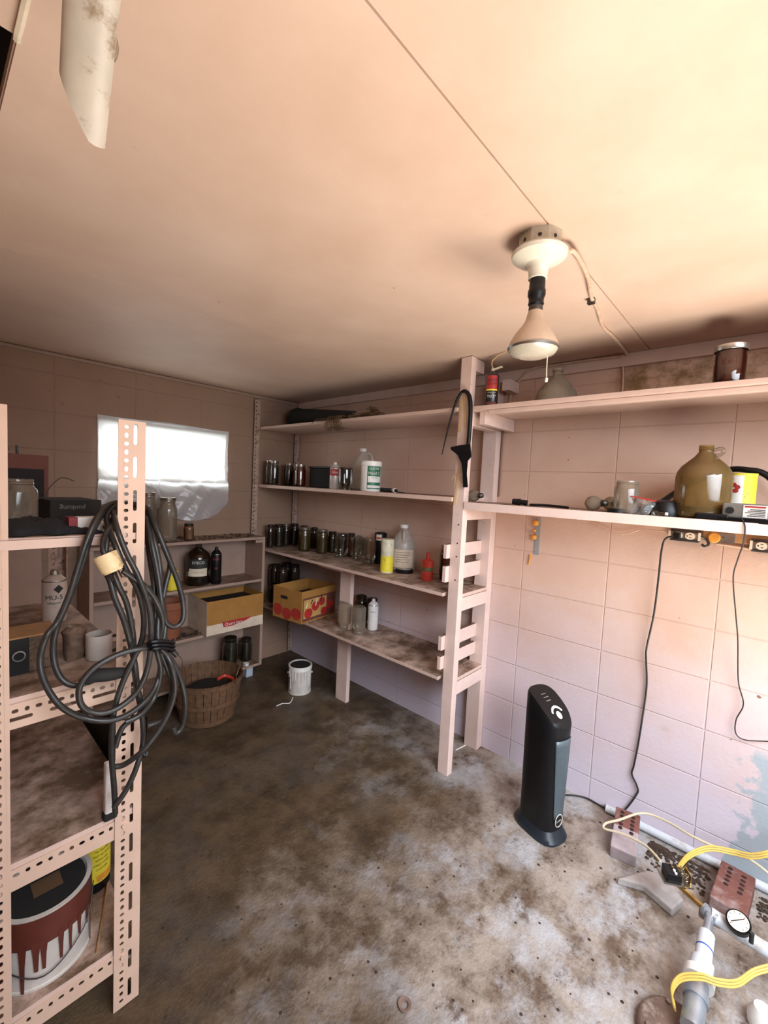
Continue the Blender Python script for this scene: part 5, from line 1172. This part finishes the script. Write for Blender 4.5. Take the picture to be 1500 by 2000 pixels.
# ---------------------------------------------------------------- floor clutter
def brick(loc, rz, label, mat, tilt=None, l=.195, w_=.09, h=.058, holes=(5, 2), span=(-.08, .0)):
    e = empty('brick', loc, rz, label, 'brick')
    o = MB().box((-w_/2, -l/2, 0), (w_/2, l/2, h)).build('body', mat, e, bevel=.004)
    for i in range(holes[0]):
        for j in range(holes[1]):
            y_ = span[0]+(span[1]-span[0])*i/(holes[0]-1); x_ = (-.02, .02)[j]
            MB().lathe([(0, h+.0006), (.0078, h+.0006), (.0082, h+.0003)], 16, (x_, y_+(.0 if j else .006), 0)).build('core_hole', m_hole, e)
    if tilt: e.rotation_euler = (tilt[0], tilt[1], rz)
    return e
pb = T(1222, 1650, 'z', .0); 
d = Vector((.31, .12, 0))
th = -.20
b1 = brick((1.945, .345, .0195), math.atan2(.985, -.15), 'pale-ended cored brick tilted against the wall pipe near the heater', m_brickp, tilt=(th, 0), l=.20, h=.055)
MB().box((-.0452, -.1002, -.0005), (.0452, -.005, .0553)).build('bare_red_end', m_brick, b1, bevel=.004)
b2 = brick((1.943, .002, 0), math.atan2(.996, .08), 'dark red cored brick lying flat on floor beside the pressure gauge', m_brick, l=.22, w_=.10, h=.065, span=(-.085, .01))
mb = MB(); base = [T(a_, b_, 'z', 0) for a_, b_ in ((1204, 1728), (1255, 1742), (1312, 1792), (1335, 1772), (1300, 1722), (1262, 1712))]
mb.prism([(v.x, v.y) for v in base], lambda u, v: Vector((u, v, .0005)), lambda u, v: Vector((u*.985+.025, v*.97+.006, .03))); o = mb.build('concrete_chunk', m_conc, bevel=.005); tag(o, 'flat broken chunk of concrete on floor left of the pressure switch', 'rubble')
# pvc pipe along wall
o = MB().cyl(Vector((RX-.02, .455, .018)), Vector((RX-.02, -.5, .018)), .0165, seg=16).build('pvc_pipe', m_pvc); tag(o, 'thin white plastic pipe lying on floor along the right wall', 'pipe')
# debris heap
mb = MB()
for k in range(620):
    q = Vector((random.gauss(2.0, .05), random.uniform(-.15, .30), .001)); q.x = min(q.x, RX-.065); s = random.uniform(.002, .011)
    if (-.07 < q.y < .075) or q.y > .27: continue
    Rm = Matrix.Rotation(random.random()*6, 3, 'Z') @ Matrix.Rotation(random.uniform(-.5, .5), 3, 'X'); mb.lathe([(0, 0), (s, s*.15), (s*.6, s*.5), (0, s*.6)], 5, q, Rm)
o = mb.build('leaf_litter', m_debris); tag(o, 'dark dirt and leaf litter between the bricks and right wall', 'debris', kind='stuff')
# pump fittings assembly
pj = T(1385, 1790, 'z', .12)
pass
e = empty('pump_fittings', (pj.x, pj.y, 0), 0, 'galvanised and white pipe assembly with pressure gauge and switch on the floor', 'pipe fittings')
Zh = .12
pv = T(1372, 1840, 'z', .10); pf = T(1375, 1920, 'z', .07); pw_ = T(1358, 1990, 'z', .03)
j0 = T(1387, 1785, 'z', Zh); sw0 = T(1318, 1722, 'z', .13); g0 = T(1440, 1805, 'z', .13); t0 = T(1380, 1825, 'z', .11); t1 = T(1372, 1878, 'z', .10); f1 = T(1366, 1905, 'z', .09); f2 = T(1350, 2010, 'z', .07)
MB().cyl(sw0, j0, .009, seg=12).build('nipple', m_brass, e, world=True)
MB().lathe([(0, -.02), (.017, -.02), (.018, -.012), (.015, -.010), (.015, .012), (.018, .014), (.017, .02), (0, .02)], 18, j0, (j0-sw0).to_track_quat('Z', 'Y').to_matrix()).build('tee_fitting', m_galv, e, world=True)
MB().cyl(j0, t0, .012, seg=14).build('nipple', m_galv, e, world=True)
MB().cyl(t0, t1, .021, .021, 24).build('pvc_coupling', m_pvc, e, world=True)
dd = (t1-t0).normalized(); MB().tube([t0+(t1-t0)*.55+v for v in (dd.orthogonal()*.0215 if False else Vector((0, 0, 0)),)]+[t0+(t1-t0)*.6], .0216, 16, 1).build('blue_band', M('blue_ink', (.03, .09, .45), .5), e, world=True)
MB().cyl(t1, f1, .028, .030, 28).build('pvc_bushing', m_pvc, e, world=True)
dq = (f2-f1).normalized(); MB().cyl(f1-dq*.002, f1+dq*.022, .037, .036, 28).build('union_nut', m_white, e, world=True)
MB().tube([f1+dq*.022, f1+dq*.04, f2], .025, 24, 3).build('galvanised_pipe', m_galv, e, world=True)
MB().cyl(f1+dq*.055, f1+dq*.075, .029, .029, 28).build('pipe_collar', m_galv, e, world=True)
MB().box(j0+Vector((.02, -.03, -.05)), j0+Vector((.05, .03, -.02))).build('foot_block', m_brickp, e, world=True, bevel=.006)
# white pipe to the right + gauge
r0 = j0; r1 = T(1520, 1870, 'z', .09)
MB().tube([r0, r0.lerp(r1, .3), r1, r1+(r1-r0)*.6], .020, 20, 2).build('white_pipe', m_pvc, e, world=True)
MB().cyl(r0.lerp(r1, .42)+Z*.0, r0.lerp(r1, .42)+Z*.035, .007, seg=12).build('gauge_stem', m_brass, e, world=True)
gc = T(1442, 1800, 'z', .155); gn = (Vector((0, 0, CH))-gc).normalized(); gn = (gn*.6+Vector((-.2, .1, .8))).normalized(); Rm = gn.to_track_quat('Z', 'Y').to_matrix()
gg = MB().lathe([(0, -.022), (.029, -.022), (.031, -.018), (.031, .002), (.029, .004), (.027, .002), (0, .001)], 32, gc, Rm).build('pressure_gauge', m_black, e, world=True)
MB().lathe([(0, .0046), (.0265, .0046)], 32, gc, Rm).build('gauge_face', m_cream, gg, world=True)
MB().bar(gc+Rm @ Vector((-.014, -.012, .006)), gc+Rm @ Vector((.012, .014, .006)), .0022, .001, gn).build('needle', m_ink, gg, world=True)
for k in range(9):
    q = -.8+k*.6; a1_, a2_ = gc+Rm @ Vector((math.cos(q)*.019, math.sin(q)*.019, .0052)), gc+Rm @ Vector((math.cos(q)*.024, math.sin(q)*.024, .0052)); MB().bar(a1_, a2_, .0012, .0005, gn).build('dial_tick', m_ink, gg, world=True)
MB().lathe([(0, -.015), (.006, -.015), (.006, .015), (0, .015)], 10, T(1468, 1832, 'z', .14)).build('valve_stem', m_ink, e, world=True)
# pressure switch
ps = sw0; uu = Vector((.35, -.94, 0)).normalized(); vv = Vector((.94, .35, 0)); 
mb = MB().box((-.028, -.045, -.012), (.030, .045, -.006)); s_e = empty('pressure_switch', ps+Vector((0, .0, .02)), .55, 'open pump pressure switch with brass terminals fed by yellow cables', 'switch')
mb.build('metal_base', m_metal, s_e)
MB().box((-.024, -.01, -.005), (.024, .034, .022)).build('contact_block', m_black, s_e, bevel=.002)
for k in range(4): MB().cyl((-.018+.012*k, .008, .022), (-.018+.012*k, .008, .027), .004, seg=10).build('terminal_screw', m_wht if k < 2 else m_brass, s_e)
for k in range(2): MB().tube([Vector((-.018+.03*k+.005*math.cos(q), -.024+.005*math.sin(q), -.004+q*.0012)) for q in [i*.7 for i in range(40)]], .0012, 5, 1).build('coil_spring', m_metal, s_e)
MB().box((-.02, -.04, -.005), (.02, -.036, .026)).build('spring_plate', m_brass, s_e); MB().box((.024, -.04, -.005), (.028, .03, .014)).build('side_plate', m_brass, s_e)
# cables
def flatcable(name, pts, label, mat, w_=.006, ribs=1, cat='cable', off=.0048):
    e_ = empty(name, pts[0], 0, label, cat)
    for k in range(ribs):
        o_ = Vector((0, 0, 1))*(k-(ribs-1)/2)*off*1.0+Vector((.15, .25, 0))*(k-(ribs-1)/2)*off
        MB().tube([p_+o_ for p_ in pts], w_, 8, 6).build('cable_strand', mat, e_, world=True)
    return e_
top_sw = T(1322, 1700, 'z', .15)
flatcable('yellow_cable', [top_sw, T(1345, 1672, 'z', .20), T(1385, 1657, 'z', .23), T(1430, 1664, 'z', .24), T(1470, 1672, 'z', .26), T(1520, 1662, 'z', .30), T(1600, 1640, 'z', .32)], 'flat yellow cable rising from the pressure switch towards right frame edge', m_romex, .0029, 3, off=.0068)
flatcable('yellow_cable', [T(1318, 1968, 'z', .06), T(1312, 1935, 'z', .10), T(1330, 1910, 'z', .13), T(1370, 1908, 'z', .15), T(1400, 1918, 'z', .15), T(1440, 1920, 'z', .15), T(1480, 1896, 'z', .16), T(1560, 1880, 'z', .2)], 'flat yellow cable draped over the white union nut in bottom right corner', m_romex, .0029, 3, off=.0068)
flatcable('cream_cable', [T(1290, 1682, 'z', .13), T(1265, 1655, 'z', .12), T(1235, 1637, 'z', .11), T(1205, 1625, 'z', .10), T(1180, 1618, 'z', .09), T(1183, 1608, 'z', .10), T(1210, 1601, 'z', .12), T(1255, 1588, 'z', .14), T(1300, 1603, 'z', .15), T(1350, 1632, 'z', .16), T(1400, 1655, 'z', .16), T(1450, 1670, 'z', .16), T(1500, 1705, 'z', .14), T(1530, 1740, 'z', .10)], 'cream cable looping out over the pinkish brick from pressure switch', m_romexw, .0045, 1)
# tank at the bottom
tk = T(1335, 1995, 'z', 0.05)
e = empty('well_cap', (f2.x-.0, f2.y+.02, 0), 0, 'rusty round well cap at the foot of the galvanised pipe', 'well cap')
MB().lathe([(0, .03), (.085, .03), (.095, .024), (.10, .012), (.10, .001), (0, .001)], 36).build('cap_plate', m_tank, e)
for k in range(4): MB().cyl((math.cos(k*PI/2+.5)*.075, math.sin(k*PI/2+.5)*.075, .03), (math.cos(k*PI/2+.5)*.075, math.sin(k*PI/2+.5)*.075, .038), .007, seg=6).build('bolt', m_tank, e)
p = T(1490, 1985, 'z', .05); o = MB().lathe([(0, 0), (.03, 0), (.033, .03), (.02, .055), (0, .06)], 20, (p.x+.02, p.y, .0005)).build('bottle_top', m_white); tag(o, 'white plastic cap at the bottom right frame corner', 'cap')
# bottle cap / washer on floor
p = T(790, 1965, 'z', 0); o = MB().lathe([(.009, .001), (.017, .001), (.019, .004), (.018, .008), (.011, .006), (.009, .001)], 20, (p.x, p.y, 0)).build('rusty_washer', m_tank); tag(o, 'small rusty ring lying on floor at the bottom centre', 'washer')
p = T(890, 1465, 'z', .004); q = T(902, 1459, 'z', .004); o = MB().cyl(p, q+(q-p)*.6, .0035).build('white_stick', m_white); tag(o, 'short white stick on the floor beside the front post foot', 'stick')
pts = [T(540, 1379, 'z', .004), T(552, 1374, 'z', .004), T(566, 1373, 'z', .004), T(572, 1362, 'z', .004)]; o = MB().tube(pts, .003, 6).build('paper_strip', m_white); tag(o, 'thin white strip lying on the floor by the paint can', 'strip')
mb = MB()
for k in range(260):
    px_, py_ = random.uniform(300, 1500), random.uniform(1380, 1990); q = T(px_, py_, 'z', 0)
    if q.x > RX-.08 or q.x < .42 or q.y > 2.6: continue
    s = random.uniform(.0015, .006); mb.lathe([(0, 0), (s, .0005), (s*.6, s*.5), (0, s*.6)], 5, q)
o = mb.build('floor_grit', m_debris); tag(o, 'dark grit and crumbs scattered across the concrete floor', 'grit', kind='stuff')
